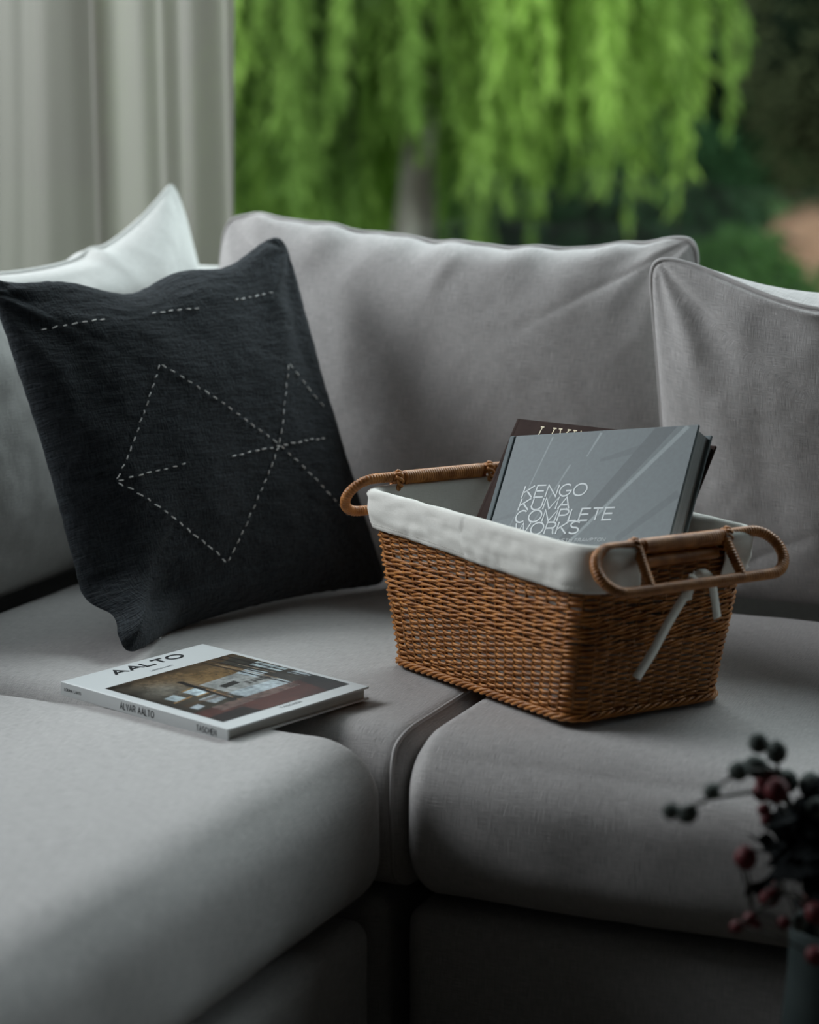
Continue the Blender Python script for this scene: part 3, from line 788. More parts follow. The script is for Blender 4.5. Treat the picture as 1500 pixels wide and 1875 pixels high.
# ------------------------------------------------------------------ white architecture book on the seat
bl, bw, bt = .2579, .2132, .0148
bA = empty('book', (-1.378, 2.1627, .4690), (.0063, .0199, -.2963)); tag(bA, 'white hardcover book with interior photo cover lying flat on the sofa', 'book')
def part_box(name, b, mat, parent, bev=0, **k):
    v, f = box_vf(*b, bev); return mesh(name, v, f, mat, parent, smooth=False, **k)
part_box('front_cover', (-.0005, bl, .0012, bw + .0012, -.0024, 0), M['paper_white'], bA, .0007)
part_box('back_cover', (-.0005, bl, .0012, bw + .0012, -bt, -bt + .0024), M['paper_white'], bA, .0007)
part_box('page_block', (.003, bl - .0035, .003, bw - .003, -bt + .0024, -.0024), M['pages'], bA)
part_box('spine', (-.0005, bl, -.0014, .0012, -bt - .0002, .0002), M['paper_white'], bA, .0007)
def aalto(u, v):
    # u: down the picture (away from the title), v: left to right of the picture
    H, Wd = u.shape
    c = np.zeros((*u.shape, 3))
    def mixc(mask, col, a=1.0):
        m_ = (np.clip(mask, 0, 1) * a)[..., None]; c[:] = c * (1 - m_) + np.array(col) * m_
    n1 = vnoise(u, v, 9, 9, 1); n2 = vnoise(u, v, 26, 26, 2); n3 = vnoise(u, v, 70, 70, 3)
    c[:] = np.array([.055, .045, .032])
    def sm(a, b, x): t = np.clip((x - a) / (b - a), 0, 1); return t * t * (3 - 2 * t)
    # ochre ceiling glow, dark left edge
    mixc(sm(.0, .3, u) * 0 + sm(.05, .35, v) * (1 - sm(.32, .52, u)), (.13, .085, .045))
    mixc(np.exp(-((u - .30) / .16) ** 2 - ((v - .55) / .28) ** 2), (.22, .135, .055), .8)
    mixc(np.exp(-((u - .30) / .14) ** 2 - ((v - .22) / .16) ** 2), (.20, .195, .17), .7)
    mixc(1 - sm(0, .12, u), (.03, .022, .016), .6)
    mixc(1 - sm(0, .10, v), (.025, .02, .016), .8)
    def quad(pts, col, a=1.0, soft=.006):
        m_ = np.ones_like(u); P = pts; ar = sum(P[i][0] * P[(i + 1) % len(P)][1] - P[(i + 1) % len(P)][0] * P[i][1] for i in range(len(P)))
        for i in range(len(P)):
            (a0, b0), (a1, b1) = P[i], P[(i + 1) % len(P)]
            L = math.hypot(a1 - a0, b1 - b0) + 1e-9
            d = ((a1 - a0) * (v - b0) - (b1 - b0) * (u - a0)) / L * (1 if ar > 0 else -1)
            m_ = m_ * np.clip(d / soft + .5, 0, 1)
        mixc(m_, col, a)
    def line(a, b, w_, col, al=1.0):
        d = Vector((b[0] - a[0], b[1] - a[1])); L = d.length; n_ = Vector((-d.y, d.x)) / L * w_ / 2
        quad([(a[0] - n_.x, a[1] - n_.y), (b[0] - n_.x, b[1] - n_.y), (b[0] + n_.x, b[1] + n_.y), (a[0] + n_.x, a[1] + n_.y)], col, al, .005)
    # pale back wall and lit room
    quad([(.36, .40), (.33, .78), (.62, .80), (.66, .42)], (.30, .31, .30))
    quad([(.33, .72), (.30, .90), (.46, .92), (.48, .74)], (.48, .56, .60))
    quad([(.60, .40), (.60, .82), (.74, .80), (.76, .42)], (.44, .50, .53))
    quad([(.46, .46), (.44, .60), (.50, .60), (.52, .47)], (.03, .028, .025))
    for k in range(7): quad([(.50, .62 + k * .04), (.50, .65 + k * .04), (.56, .65 + k * .04), (.56, .62 + k * .04)], (.05, .045, .04), .8)
    # window openings on the left, furniture
    quad([(.40, .24), (.38, .37), (.50, .38), (.52, .25)], (.50, .60, .64)); line((.39, .24), (.37, .38), .015, (.34, .20, .07)); line((.52, .24), (.51, .40), .015, (.30, .18, .07))
    quad([(.42, .08), (.40, .17), (.50, .18), (.52, .09)], (.46, .54, .57)); line((.53, .06), (.50, .22), .015, (.28, .16, .06))
    quad([(.58, .20), (.56, .36), (.66, .38), (.70, .22)], (.36, .40, .42), .9)
    quad([(.66, .06), (.64, .14), (.70, .14), (.72, .07)], (.50, .56, .60), .8)
    quad([(.60, .06), (.58, .42), (.62, .42), (.64, .06)], (.10, .06, .035), .7)
    # upper right glazing with mullions
    quad([(.10, .80), (.05, .98), (.50, .99), (.50, .86)], (.05, .045, .035))
    quad([(.26, .90), (.24, .985), (.50, .99), (.50, .92)], (.42, .50, .52)); quad([(.55, .93), (.55, .99), (.72, .99), (.72, .95)], (.38, .44, .47))
    quad([(.76, .95), (.76, .99), (.86, .99), (.86, .96)], (.34, .38, .40))
    for k in range(4): line((.02, .74 + k * .065), (.96, .80 + k * .055), .016, (.03, .022, .018))
    line((.10, .77), (.88, .835), .009, (.34, .25, .17)); line((.20, .86), (.92, .915), .007, (.30, .24, .18))
    for k in range(4): line((.25 + k * .13, .90), (.30 + k * .13, .99), .012, (.03, .025, .02))
    quad([(.52, .82), (.50, .92), (.70, .92), (.72, .80)], (.06, .055, .05), .8)
    # floor: red brown carpet, dark corner
    quad([(.76, .0), (.72, .86), (1.01, 1.0), (1.01, 0)], (.095, .035, .028)); quad([(.88, .0), (.86, .28), (1.01, .30), (1.01, 0)], (.015, .013, .012), .9)
    quad([(.74, .15), (.72, .8), (.80, .8), (.84, .15)], (.20, .15, .13), .6)
    quad([(.70, .86), (.70, 1), (1.01, 1), (1.01, .82)], (.022, .02, .02), .9)
    # long dark beam
    line((.22, .37), (.74, .345), .035, (.022, .018, .016)); line((.45, .375), (.76, .36), .012, (.22, .13, .07)); line((.72, .30), (.70, .42), .03, (.03, .025, .02))
    c *= (.45 + .55 * n2 + .5 * n3)[..., None] * (.7 + .55 * n1)[..., None]
    return np.clip(c * .95, 0, 1)
print_plane('cover_picture', .0555, .2362, .0130, .2065, .0003, 210, 210, aalto, attr_mat('printed_interior_photo', .25), bA)
X_, Y_ = (0, 1, 0), (-1, 0, 0)
lettering('title_lettering', 'AALTO', (.0243, .0585, .0002), X_, Y_, .0140, .1045, .0033, M['ink'], bA, gap=.16)
lettering('subtitle_lettering', 'LOUNA LAHTI', (.0425, .0940, .0002), X_, Y_, .0032, .033, .0004, M['ink_grey'], bA, gap=.3)
lettering('publisher_lettering', 'TASCHEN', (.2460, .0905, .0002), X_, Y_, .0042, .031, .0005, M['ink_grey'], bA, gap=.3)
for nm, tx, x0, wd, hh, wt in (('spine_lettering', 'LOUNA LAHTI', .0060, .0265, .0032, .0005), ('spine_lettering', 'ALVAR AALTO', .0955, .0520, .0070, .0011), ('spine_lettering', 'TASCHEN', .2120, .0290, .0060, .0009)):
    lettering(nm, tx, (x0, -.00142, -bt / 2 - hh / 2), (1, 0, 0), (0, 0, 1), hh, wd, wt, M['ink'], bA, gap=.30, space=.6)

# ------------------------------------------------------------------ books in the basket
kw, kh, kt = .2601, .222, .0284
bK = empty('book', (-0.9956, 2.5234, 0.7116), (0.9778, -0.1544, -0.3029)); tag(bK, 'slate grey architecture monograph with white italic title standing in the basket', 'book')
def kengo(u, v):
    # u 0..1 left to right, v 0..1 bottom to top ; metric
    x = u * kw; y = (v - 1) * kh
    c = np.zeros((*u.shape, 3)); c[:] = np.array([.104, .130, .137])
    def band(a, b, w0, w1, col, al):
        d = np.array([b[0] - a[0], b[1] - a[1]]); L = np.hypot(*d); d = d / L
        t = ((x - a[0]) * d[0] + (y - a[1]) * d[1]) / L; s = (x - a[0]) * -d[1] + (y - a[1]) * d[0]
        w_ = w0 + (w1 - w0) * t
        m_ = np.clip((w_ / 2 - abs(s)) / .0007 + .5, 0, 1) * np.clip(t / .01 + .5, 0, 1) * np.clip((1 - t) / .01 + .5, 0, 1) * al
        c[:] = c * (1 - m_[..., None]) + np.array(col) * m_[..., None]
    dk_ = (.055, .073, .079); lt = (.22, .26, .265)
    band((.222, .006), (.108, -.150), .024, .014, dk_, .95)
    band((.2465, -.0007), (.118, -.146), .0062, .0034, lt, 1.0)
    band((.1905, -.0249), (.1385, -.0375), .010, .004, dk_, .5)
    band((.257, -.0818), (.19, -.135), .010, .008, dk_, .55)
    band((.1299, -.0026), (.1184, -.0315), .0034, .0016, lt, .95)
    band((.0983, -.0408), (.080, -.085), .0026, .0018, lt, .9)
    band((.080, -.085), (.060, -.128), .002, .0018, lt, .6)
    band((.0621, -.0041), (.0479, -.0652), .0022, .0014, lt, .9)
    band((.0479, -.0652), (.0344, -.1207), .0014, .0014, lt, .6)
    band((.04, -.10), (.010, -.108), .006, .003, dk_, .35)
    c *= (.93 + .14 * vnoise(u, v, 90, 80, 4))[..., None]
    return c
part_box('front_cover', (.0065, kw, -kh, 0, -.0030, 0), M['book_grey'], bK, .0008)
part_box('back_cover', (.0, kw, -kh, 0, -kt, -kt + .0030), M['book_grey'], bK, .0008)
part_box('page_block', (.004, kw - .004, -kh + .004, -.004, -kt + .003, -.003), M['pages_side'], bK)
part_box('spine', (-.0025, .0052, -kh, 0, -kt, .0006), M['book_grey'], bK, .0016)
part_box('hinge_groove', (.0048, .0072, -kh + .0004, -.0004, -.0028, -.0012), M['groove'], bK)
o = print_plane('cover_print', .0075, kw - .0006, -kh + .0006, -.0006, .0002, 260, 222, lambda u, v: kengo(u * (kw - .0081) / kw + .0075 / kw, v), attr_mat('printed_grey_cover', .5, .3), bK)
XK, YK = (1, 0, 0), (0, 1, 0)
for tx, x0, y0, wd in (('KENGO', .0415, -.0800, .0895), ('KUMA', .0415, -.0957, .0720), ('COMPLETE', .0405, -.1108, .1360), ('WORKS', .0435, -.1262, .0915)):
    lettering('title_lettering', tx, (x0, y0, .0003), XK, YK, (.0144), wd, .0019, M['print_white'], bK, slant=.08, gap=.15)
lettering('author_lettering', 'KENNETH FRAMPTON', (.0955, -.1362, .0003), XK, YK, .0036, .0800, .0005, M['print_white'], bK, slant=.1, gap=.24, space=.45)

bB = empty('book', (0, 0, 0)); tag(bB, 'dark brown hardcover with gold title standing behind the grey book', 'book')
mK = Matrix.LocRotScale(Vector((-0.9956, 2.5234, 0.7116)), Euler((0.9778, -0.1544, -0.3029)), None)
mB = mK @ Matrix.LocRotScale(Vector((-.0292, .0417, -.0335)), Euler((0, 0, -.148)), None)
bB.matrix_world = mB
nw, nh, ntk = .283, .235, .0185
part_box('front_cover', (0, nw, -nh, 0, -.0028, 0), M['book_brown'], bB, .0008)
part_box('back_cover', (0, nw, -nh, 0, -ntk, -ntk + .0028), M['book_brown'], bB, .0008)
part_box('page_block', (.004, nw - .005, -nh + .004, -.004, -ntk + .0028, -.0028), M['pages_side'], bB)
part_box('spine', (-.002, .003, -nh, 0, -ntk, .0002), M['book_brown'], bB, .001)
lettering('title_lettering', 'LIVING', (.0405, -.0225, .0002), XK, YK, .0150, .098, .0015, M['gold'], bB, slant=.12, gap=.42, serif=True)

# ------------------------------------------------------------------ wicker basket
bo = Vector((-0.9123, 2.439, 0.4545)); brot = (-0.0131, -0.0276, -0.5806)
# placed from its footprint: base sides a,b, rim sides A,B, height h

ba, bb, bA_, bB_, bh = .3424, .2031, .423, .2217, .1956
bk = empty('wicker_basket', bo, brot); tag(bk, 'honey brown wicker basket with cream cloth liner holding two books', 'basket')
def rim_pt(s, z, off=0.0):
    """s in 0..1 round the basket, z height, off outward"""
    t = z / bh; a = ba + (bA_ - ba) * t; b = bb + (bB_ - bb) * t
    r = .026; hx, hy = a / 2 + off, b / 2 + off; r = r + off
    # fixed split of the parameter so that stakes stay upright
    Lx, Ly, Lc = .36 - .05, .21 - .05, math.pi / 2 * .026
    per = 2 * (Lx + Ly) + 4 * Lc
    d = (s % 1.0) * per
    # start at middle of the -y side going +x
    segs = [('l', Lx / 2), ('c', Lc), ('l', Ly), ('c', Lc), ('l', Lx), ('c', Lc), ('l', Ly), ('c', Lc), ('l', Lx / 2)]
    k = 0
    while k < 8 and d > segs[k][1]: d -= segs[k][1]; k += 1
    f = min(1, d / segs[k][1])
    ix, iy = hx - r, hy - r
    if k == 0: p = (ix * f, -hy); n = (0, -1)
    elif k == 8: p = (-ix * (1 - f), -hy); n = (0, -1)
    elif k == 2: p = (hx, -iy + 2 * iy * f); n = (1, 0)
    elif k == 4: p = (ix - 2 * ix * f, hy); n = (0, 1)
    elif k == 6: p = (-hx, iy - 2 * iy * f); n = (-1, 0)
    else:
        q = {1: (ix, -iy, -90), 3: (ix, iy, 0), 5: (-ix, iy, 90), 7: (-ix, -iy, 180)}[k]
        a_ = math.radians(q[2] + 90 * f); n = (math.cos(a_), math.sin(a_)); p = (q[0] + r * n[0], q[1] + r * n[1])
    return p[0], p[1], n
NS = 66
def sway(s, z): return .0012 * fbm(s * 22, z * 30) 
# stakes
st = []
for i in range(NS):
    pts = []
    for z in np.linspace(.0, bh - .002, 9):
        x, y, n = rim_pt((i + .5) / NS, z, 0); pts.append((x, y, z))
    st.append(tube(pts, .0019, 5))
v, f = join(st); o = mesh('stakes', v, f, M['wicker_dark'], bk); o['kind'] = 'stuff'
# weavers
rows = []
def weaver(z0, rodr, period, phase, amp, zamp=0.0, sub=6, flat=1.0, jz=.0006, seed=0):
    pts = []; n = NS * sub
    for i in range(n):
        s = i / n; k = s * NS + phase
        if period == 2: o_ = amp * math.cos(math.pi * k); dz = 0
        else:
            fr = (k / period) % 1.0
            o_ = amp * (math.cos(2 * math.pi * fr)) + amp * .15; dz = zamp * (fr - .5 if fr > .02 else .5 - fr) * math.sin(math.pi * fr)**0
            dz = zamp * math.sin(2 * math.pi * fr + .8)
        zz = z0 + dz + jz * fbm(s * 34, z0 * 300, seed) * 2
        x, y, nn = rim_pt(s, z0, o_); pts.append((x, y, zz))
    return tube(pts, rodr, 5, closed=True, flat=flat)
z = .007; k = 0
while z < bh - .006:
    t = z / bh
    if .40 < t < .68 and int((t - .40) / .028 * 1) % 1 == 0 and True:
        # band of three rod waling, wider gaps
        for q in range(3): rows.append(weaver(z + .0011 * (q - 1), .00155, 3, q + k, .0026, .0017, 6, 1.0, .0009, k))
        z += .0067; k += 1
    else:
        rows.append(weaver(z, .00175, 2, k % 2, .0021, 0, 5, .95, .0007, k)); z += .0035; k += 1
v, f = join(rows); o = mesh('woven_rods', v, f, M['wicker'], bk); o['kind'] = 'stuff'
# plaited foot border
ft = []
for q in range(4):
    pts = []
    for i in range(NS * 6):
        s = i / (NS * 6); ph = s * NS * 2 * math.pi / 3.0 + q * math.pi / 2
        x, y, n = rim_pt(s, .004, .0022 + .0030 * math.cos(ph)); pts.append((x, y, .0042 + .0030 * math.sin(ph)))
    ft.append(tube(pts, .0020, 5, closed=True))
v, f = join(ft); o = mesh('foot_border', v, f, M['wicker'], bk); o['kind'] = 'stuff'
# base plate of woven cane
pts = [rim_pt(i / 80, .006, -.003)[:2] for i in range(80)]
v = [(x, y, .004) for x, y in pts] + [(x, y, .008) for x, y in pts] + [(0, 0, .004), (0, 0, .008)]
f = [(i, (i + 1) % 80, 160) [::-1] for i in range(80)] + [(80 + i, 80 + (i + 1) % 80, 161) for i in range(80)] + [(i, (i + 1) % 80, 80 + (i + 1) % 80, 80 + i) for i in range(80)]
mesh('base', v, f, M['wicker_dark'], bk)
# rim rods
rr_ = []
for q in range(3):
    pts = []
    for i in range(NS * 4):
        s = i / (NS * 4); ph = s * NS * 2 * math.pi / 4 + q * 2.094
        x, y, n = rim_pt(s, bh, .0025 * math.cos(ph)); pts.append((x, y, bh - .002 + .0025 * math.sin(ph)))
    rr_.append(tube(pts, .0022, 5, closed=True))
v, f = join(rr_); o = mesh('rim_border', v, f, M['wicker'], bk); o['kind'] = 'stuff'

# cloth liner: hem outside -> over the rim -> down inside
NL = 360; prof = []
def liner_profile(s):
    x, y, n = rim_pt(s, bh)
    end = abs(n[0]) > .9
    # skirt depth: deeper on the long sides near the right hand end
    dep = .035 + .009 * (.5 + .5 * math.tanh(x * 9))
    out = []
    for t in np.linspace(0, 1, 12):                                  # outside, bottom to top
        zz = bh - dep * (1 - t); out.append((zz, .0075 + .0022 * math.sin(math.pi * t), 0))
    for a_ in np.linspace(0, math.pi, 9)[1:-1]:                       # roll over the rim
        out.append((bh + .0085 * math.sin(a_), .0008 + .0070 * math.cos(a_), 1))
    for t in np.linspace(0, 1, 14):                                  # inside
        out.append((bh - t * (bh - .014), -.0062 - .003 * math.sin(math.pi * t), 2))
    return out
V = []; UV = []; NP = None
for i in range(NL):
    s = i / NL; pr = liner_profile(s)
    NP = len(pr)
    for j, (zz, off, kd) in enumerate(pr):
        w = 0
        if kd == 0: w = .0022 * fbm(s * 26, j * .35) + .0013 * fbm(s * 80, j * .22)
        if kd == 1: w = .0022 * fbm(s * 40, j * .2)
        if kd == 2: w = -.002 * abs(fbm(s * 22, j * .25, 4))
        zt = min(zz, bh)
        x, y, n = rim_pt(s, zt, off + w)
        dz = .0012 * fbm(s * 30, 5) if kd == 1 else 0
        V.append((x, y, zz + dz)); UV.append((s * 1.25, j * .007))
Fc = []
def gap_face(i, j):
    x, y, n = rim_pt((i + .5) / NL, bh)
    return abs(n[0]) > .99 and -.047 < y < .064 and j < 16
for i in range(NL):
    for j in range(NP - 1):
        if gap_face(i, j): continue
        a = i * NP + j; b = ((i + 1) % NL) * NP + j
        Fc.append((a, b, b + 1, a + 1))
o = mesh('cloth_liner', np.array(V), Fc, M['liner'], bk, uv=UV)
o['label'] = 'cream cotton liner folded over the rim'
sm_ = o.modifiers.new('thickness', 'SOLIDIFY'); sm_.thickness = .0011; sm_.offset = 1
# hem stitching
hs_ = []
for i in range(0, 300):
    s = (i + .0) / 300
    q = []
    for ds in (0, .55 / 300):
        x0_, y0_, n = rim_pt(s + ds, bh); dep = .035 + .009 * (.5 + .5 * math.tanh(x0_ * 9)) - .006
        x, y, n = rim_pt(s + ds, bh - dep, .0101); q.append((x, y, bh - dep))
    if abs(n[0]) > .9: continue
    hs_.append(tube(q, .0003, 4))
v, f = join(hs_); o = mesh('hem_stitching', v, f, M['liner'], bk); o['kind'] = 'stuff'

# handles
def wrapped(path, r, pitch=.0034, closed=False, depth=.16, sides=10, up=None):
    """rod bound with cane: ridges along the path"""
    P = np.asarray(path, float)
    if closed: P = np.vstack([P, P[:1]])
    seg = np.linalg.norm(np.diff(P, axis=0), axis=1); L = np.concatenate([[0], np.cumsum(seg)])
    nt_ = max(3, int(L[-1] / pitch)); sub = 4; n = nt_ * sub
    q = np.linspace(0, L[-1], n, endpoint=not closed)
    Q = np.stack([np.interp(q, L, P[:, k]) for k in range(3)], 1)
    R = r * (1 - depth * np.abs(np.cos(math.pi * (np.arange(n) / sub))) ** 3)
    return tube(Q, R, sides, closed=closed, up=up)
def handle(sg):
    ph = math.radians(52); w_ = .055; cyy = .010 if sg > 0 else -.006; hl = .121
    c, s_ = math.cos(ph), math.sin(ph)
    xr = bA_ / 2 + .001
    hp_ = empty('handle'); hp_.parent = bk
    def pt(o_, y): return (sg * (xr + c * o_), y + cyy, bh + .006 - s_ * o_)
    rad = w_ / 2; path = []
    for y in np.linspace(-(hl - rad), hl - rad, 24): path.append(pt(0, y))
    for a_ in np.linspace(90, -90, 18)[1:-1]: path.append(pt(rad - rad * math.sin(math.radians(a_)), hl - rad + rad * math.cos(math.radians(a_))))
    for y in np.linspace(hl - rad, -(hl - rad), 24): path.append(pt(w_, y))
    for a_ in np.linspace(-90, 90, 18)[1:-1]: path.append(pt(rad - rad * math.sin(math.radians(a_)), -(hl - rad) - rad * math.cos(math.radians(a_))))
    nrm = (sg * s_, 0, c)
    v, f = wrapped(path, .0064, closed=True, up=nrm); mesh('loop', v, f, M['wrap'], hp_)
    y0_, y1_ = (-.058, .056) if sg > 0 else (-.060, .060)
    for yy in (y0_, y1_):
        dy = (-.007 if yy < 0 else -.001) if sg > 0 else 0
        v, f = wrapped([pt(-.002, yy), pt(w_ * .5, yy + dy * .6), pt(w_, yy + dy)], .0058, .0036); mesh('crossbar', v, f, M['wrap'], hp_)
        # braided binding round loop and rim
        for q in range(2):
            pts = []
            for i in range(60):
                th = 2 * math.pi * i / 60
                rr2 = .0086 + .0014 * math.sin(6 * th + q * math.pi)
                cx_, cz_ = sg * (xr - .002), bh - .001
                pts.append((cx_ + sg * rr2 * .95 * math.cos(th), yy + cyy + .0032 * math.cos(5 * th + q * math.pi) * 1.0 - (.004 if yy < 0 else -.004), cz_ + rr2 * 1.25 * math.sin(th) + .002))
            v, f = tube(pts, .0019, 6, closed=True, up=(0, 1, 0)); mesh('braided_binding', v, f, M['wrap'], hp_)
    # grip: flat cane wound round loop bar and rim together
    v, f = wrapped([(sg * (xr), y, bh + .004) for y in np.linspace(y0_ + cyy + .007, y1_ + cyy - .007, 12)], .0088, .0030, depth=.07, sides=12); mesh('grip_wrapping', v, f, M['wrap'], hp_)
    v, f = wrapped([(sg * (xr - .0005), y, bh - .0135) for y in np.linspace(y0_ + cyy + .010, y1_ + cyy - .010, 12)], .0072, .0030, depth=.07, sides=12); mesh('rim_wrapping', v, f, M['wrap'], hp_)
handle(1); handle(-1)

# tape tie, behind the lower handle bar
def ribbon(pts, w_, normal, name='tape_tie', th=.0007):
    P = np.array(pts); 
    # resample smooth (Catmull-Rom)
    Q = []
    for i in range(len(P) - 1):
        p0 = P[max(0, i - 1)]; p1 = P[i]; p2 = P[i + 1]; p3 = P[min(len(P) - 1, i + 2)]
        for t in np.linspace(0, 1, 8, endpoint=False):
            Q.append(.5 * ((2 * p1) + (-p0 + p2) * t + (2 * p0 - 5 * p1 + 4 * p2 - p3) * t * t + (-p0 + 3 * p1 - 3 * p2 + p3) * t ** 3))
    Q.append(P[-1]); Q = np.array(Q)
    n_ = np.array(normal, float); T = np.gradient(Q, axis=0); T /= np.linalg.norm(T, axis=1)[:, None]
    Sd = np.cross(T, n_); Sd /= np.linalg.norm(Sd, axis=1)[:, None]; Nn = np.cross(Sd, T)
    V = []; Fc = []
    for q, s_, m_ in zip(Q, Sd, Nn):
        for a_, b_ in ((-1, -1), (1, -1), (1, 1), (-1, 1)): V.append(q + s_ * w_ / 2 * a_ + m_ * th * b_)
    for i in range(len(Q) - 1):
        for k_ in range(4): Fc.append((4 * i + k_, 4 * i + (k_ + 1) % 4, 4 * i + 4 + (k_ + 1) % 4, 4 * i + 4 + k_))
    Fc += [(3, 2, 1, 0), tuple(4 * (len(Q) - 1) + k_ for k_ in range(4))]
    return V, Fc
xo = bA_ / 2 + .008
rb = [ribbon([(xo + .006, .016, .160), (xo + .009, .008, .148), (xo + .006, .000, .135), (xo, -.014, .108), (xo - .004, -.030, .078), (xo - .008, -.0465, .052)], .0112, (1, 0, 0)),
      ribbon([(xo + .004, .012, .155), (xo + .010, .022, .164), (xo + .009, .033, .160), (xo + .007, .041, .147), (xo + .005, .046, .130), (xo + .004, .0505, .110)], .0108, (1, .15, 0)),
      ribbon([(xo + .004, .020, .163), (xo + .012, .012, .160), (xo + .012, .006, .148), (xo + .006, .008, .136)], .009, (1, -.3, 0)),
      ribbon([(xo + .010, .006, .163), (xo + .013, .014, .158), (xo + .010, .020, .150)], .008, (1, 0, .2))]
for v, f in rb: mesh('tape_tie', v, f, M['tape'], bk)

# ------------------------------------------------------------------ side table, vase and berry stems in the foreground
def lathe(prof_, n=40):
    V = []; Fc = []
    for r_, z_ in prof_:
        for i in range(n): a_ = 2 * math.pi * i / n; V.append((r_ * math.cos(a_), r_ * math.sin(a_), z_))
    for j in range(len(prof_) - 1):
        for i in range(n): Fc.append((j * n + i, j * n + (i + 1) % n, (j + 1) * n + (i + 1) % n, (j + 1) * n + i))
    return V, Fc
CP = Vector((0, 0, 1.15)); KP = 1.265
va = empty('vase', (-.366 * KP, 1.560 * KP, 0)); tag(va, 'tall dark teal ceramic floor vase in the lower right corner holding berry stems', 'vase')
v, f = lathe([(0, 0), (.05, 0), (.056, .006), (.062, .08), (.060, .18), (.054, .28), (.048, .35), (.047, .380), (.048, .394), (.046, .3965), (.044, .392), (.042, .37), (.048, .28), (.055, .18), (.056, .08), (.05, .012), (0, .01)]); mesh('body', v, f, M['vase'], va)
bs = empty('berry_stems', CP + KP * (Vector((-.372, 1.556, .53)) - CP)); bs.scale = (KP,) * 3; tag(bs, 'dark dried berry stems with red and green berries in the vase', 'plant')
B_ = [(-0.4143,1.5026,0.6935,0.0047,'g'),(-0.4082,1.5252,0.6820,0.0048,'g'),(-0.4198,1.4753,0.6813,0.0047,'g'),(-0.4228,1.5271,0.6693,0.0052,'g'),(-0.4293,1.4472,0.6743,0.0039,'g'),(-0.4468,1.4158,0.6680,0.0039,'g'),(-0.4453,1.4476,0.6569,0.0043,'g'),(-0.4176,1.5381,0.6576,0.0052,'r'),(-0.4012,1.5019,0.6625,0.0055,'r'),(-0.4251,1.5540,0.6435,0.0045,'r'),(-0.4105,1.5621,0.6509,0.0057,'g'),(-0.4079,1.4963,0.6503,0.0029,'r'),(-0.4108,1.5146,0.6376,0.0026,'r'),(-0.4163,1.4858,0.6186,0.0051,'r'),(-0.4209,1.4835,0.6175,0.0018,'r'),(-0.4047,1.5063,0.5859,0.0044,'r'),(-0.4052,1.5285,0.5866,0.0034,'p'),(-0.4108,1.4796,0.5782,0.0033,'r'),(-0.4132,1.4568,0.5808,0.0029,'r'),(-0.4090,1.4900,0.5707,0.0026,'r'),(-0.3951,1.5683,0.6479,0.0057,'g'),(-0.3754,1.5109,0.6511,0.0047,'g'),(-0.3703,1.4986,0.5825,0.0051,'r'),(-0.3858,1.5111,0.5689,0.0037,'g'),(-0.3897,1.4886,0.5761,0.0029,'r'),(-0.3839,1.5254,0.5799,0.0033,'p'),(-0.3618,1.4654,0.5658,0.0043,'r')]
def berry_mesh(mat, seed):
    V = []; Fc = []; nu, nv = 14, 9
    for j in range(nv):
        ph_ = math.pi * j / (nv - 1)
        for i in range(nu):
            th = 2 * math.pi * i / nu; k_ = 1 + .12 * fbm(math.cos(th) * 1.5 + seed, math.sin(th) * 1.5, ph_)
            V.append((k_ * math.sin(ph_) * math.cos(th), k_ * math.sin(ph_) * math.sin(th), 1.12 * math.cos(ph_)))
    Fc = [(j * nu + i, (j + 1) * nu + i, (j + 1) * nu + (i + 1) % nu, j * nu + (i + 1) % nu) for j in range(nv - 1) for i in range(nu)]
    n0 = len(V)   # small calyx crown
    for i in range(5):
        a_ = i * 1.257; V += [(.25 * math.cos(a_), .25 * math.sin(a_), 1.05), (.5 * math.cos(a_ + .3), .5 * math.sin(a_ + .3), 1.35), (.25 * math.cos(a_ + .7), .25 * math.sin(a_ + .7), 1.05)]; Fc.append((n0 + 3 * i, n0 + 3 * i + 1, n0 + 3 * i + 2))
    me = bpy.data.meshes.new('berry'); me.from_pydata(V, [], Fc); me.materials.append(mat); me.polygons.foreach_set('use_smooth', [True] * len(me.polygons)); return me
bmesh_ = {'g': berry_mesh(M['berry_green'], 1), 'r': berry_mesh(M['berry_red'], 2), 'p': berry_mesh(M['berry_pink'], 3)}
base_p = Vector((-.372, 1.556, .53)); rb_ = random.Random(3)
hub = Vector((-.392, 1.535, .625))
mains = [[base_p + Vector((0, 0, -.13)), Vector((-.375, 1.55, .57)), hub, Vector((-.402, 1.52, .655)), Vector((-.4082, 1.5252, .678)), Vector((-.413, 1.507, .690))],
         [base_p + Vector((.004, 0, -.13)), Vector((-.378, 1.545, .60)), Vector((-.403, 1.505, .655)), Vector((-.4167, 1.4948, .6618)), Vector((-.432, 1.45, .668)), Vector((-.4453, 1.43, .664))],
         [base_p + Vector((-.004, .003, -.13)), Vector((-.38, 1.54, .60)), Vector((-.410, 1.53, .668)), Vector((-.4198, 1.48, .680)), Vector((-.4293, 1.45, .675))],
         [base_p + Vector((.006, .003, -.13)), Vector((-.368, 1.53, .60)), Vector((-.372, 1.515, .648))],
         [base_p + Vector((.002, -.004, -.13)), Vector((-.378, 1.53, .575)), Vector((-.395, 1.51, .590)), Vector((-.410, 1.485, .580)), Vector((-.413, 1.46, .581))]]
tips = []
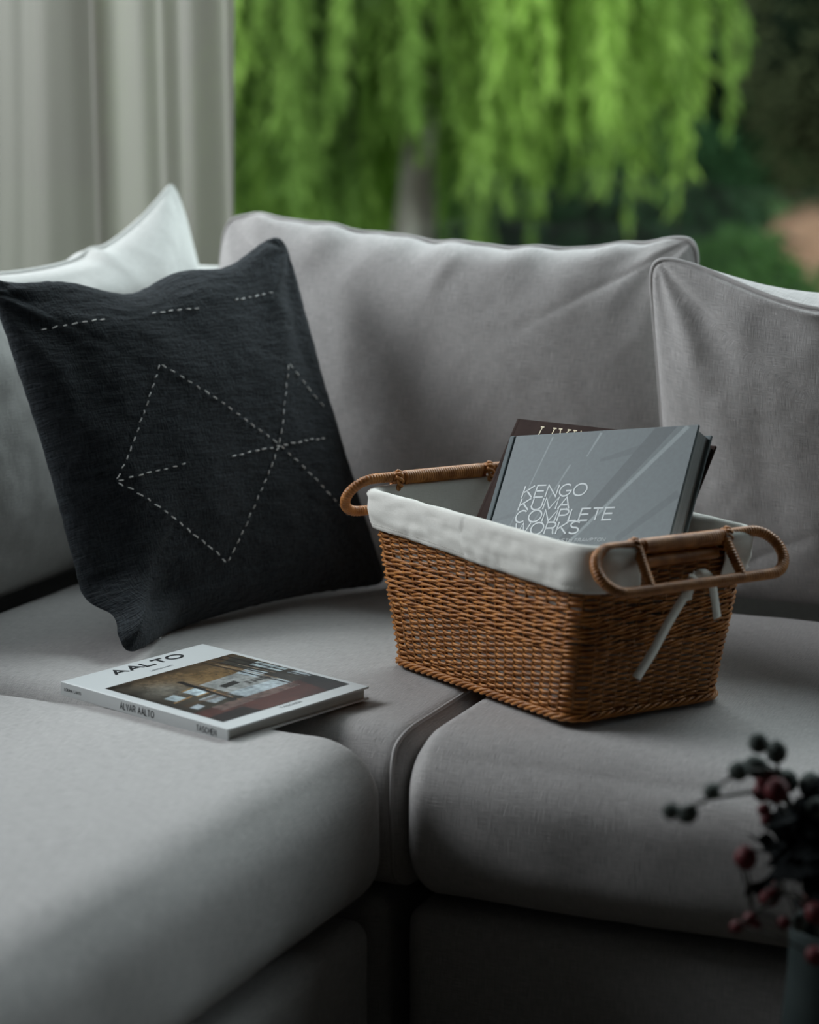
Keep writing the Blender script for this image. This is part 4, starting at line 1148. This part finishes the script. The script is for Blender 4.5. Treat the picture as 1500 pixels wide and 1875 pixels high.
for m_ in mains:
    v, f = tube([tuple(p - base_p) for p in m_], np.linspace(.0022, .0010, len(m_)), 6); mesh('stem', v, f, M['twig'], bs)
    tips += m_[2:]
for x, y, z_, r_, k_ in B_:
    p = Vector((x, y, z_)); o = bpy.data.objects.new('berry', bmesh_[k_]); COL.objects.link(o); o.parent = bs; o.location = p - base_p
    o.scale = (r_ * 1.5,) * 3
    near = min(tips, key=lambda q: (q - p).length); d = p - near
    o.rotation_euler = d.to_track_quat('Z', 'Y').to_euler() if d.length > 1e-4 else (0, 0, 0)
    if d.length > .004:
        v, f = tube([tuple(near - base_p), tuple((near + p) / 2 - base_p + Vector((0, 0, .003))), tuple(p - base_p)], .0009, 5); mesh('stalk', v, f, M['twig'], bs)
lv = [(0, 0, 0), (.25, .16, .03), (.55, .20, .05), (.85, .10, .02), (1, 0, -.04), (.85, -.10, .02), (.55, -.20, .05), (.25, -.16, .03), (.5, 0, 0)]
lf = [(0, 1, 8), (1, 2, 8), (2, 3, 8), (3, 4, 8), (4, 5, 8), (5, 6, 8), (6, 7, 8), (7, 0, 8)]
lme = bpy.data.meshes.new('leaf'); lme.from_pydata(lv, [], lf); lme.materials.append(M['dark_leaf'])
for i in range(270):
    p = Vector((rb_.gauss(-.384, .0090), rb_.gauss(1.535, .016), rb_.gauss(.618, .015)))
    o = bpy.data.objects.new('leaf', lme); COL.objects.link(o); o.parent = bs; o.location = p - base_p
    s_ = rb_.uniform(.018, .029); o.scale = (s_, s_ * 1.2, s_); o.rotation_euler = (rb_.uniform(-1, 1), rb_.uniform(-.9, .9), rb_.uniform(0, 6.28))

# the rim dips towards the near end of the basket
for ch in [c for c in bk.children] + [g for c in bk.children for g in c.children]:
    if ch.type != 'MESH': continue
    n_ = len(ch.data.vertices); co = np.empty(n_ * 3); ch.data.vertices.foreach_get('co', co); co = co.reshape(-1, 3)
    co[:, 2] -= np.clip(co[:, 2] / bh, 0, 1.1) * (.009 + .004 * np.clip(co[:, 0] / .21, -1, 1)) - (.012 if ch.parent.name.startswith('handle') and co[:, 0].mean() < 0 else 0)
    ch.data.vertices.foreach_set('co', co.ravel()); ch.data.update()
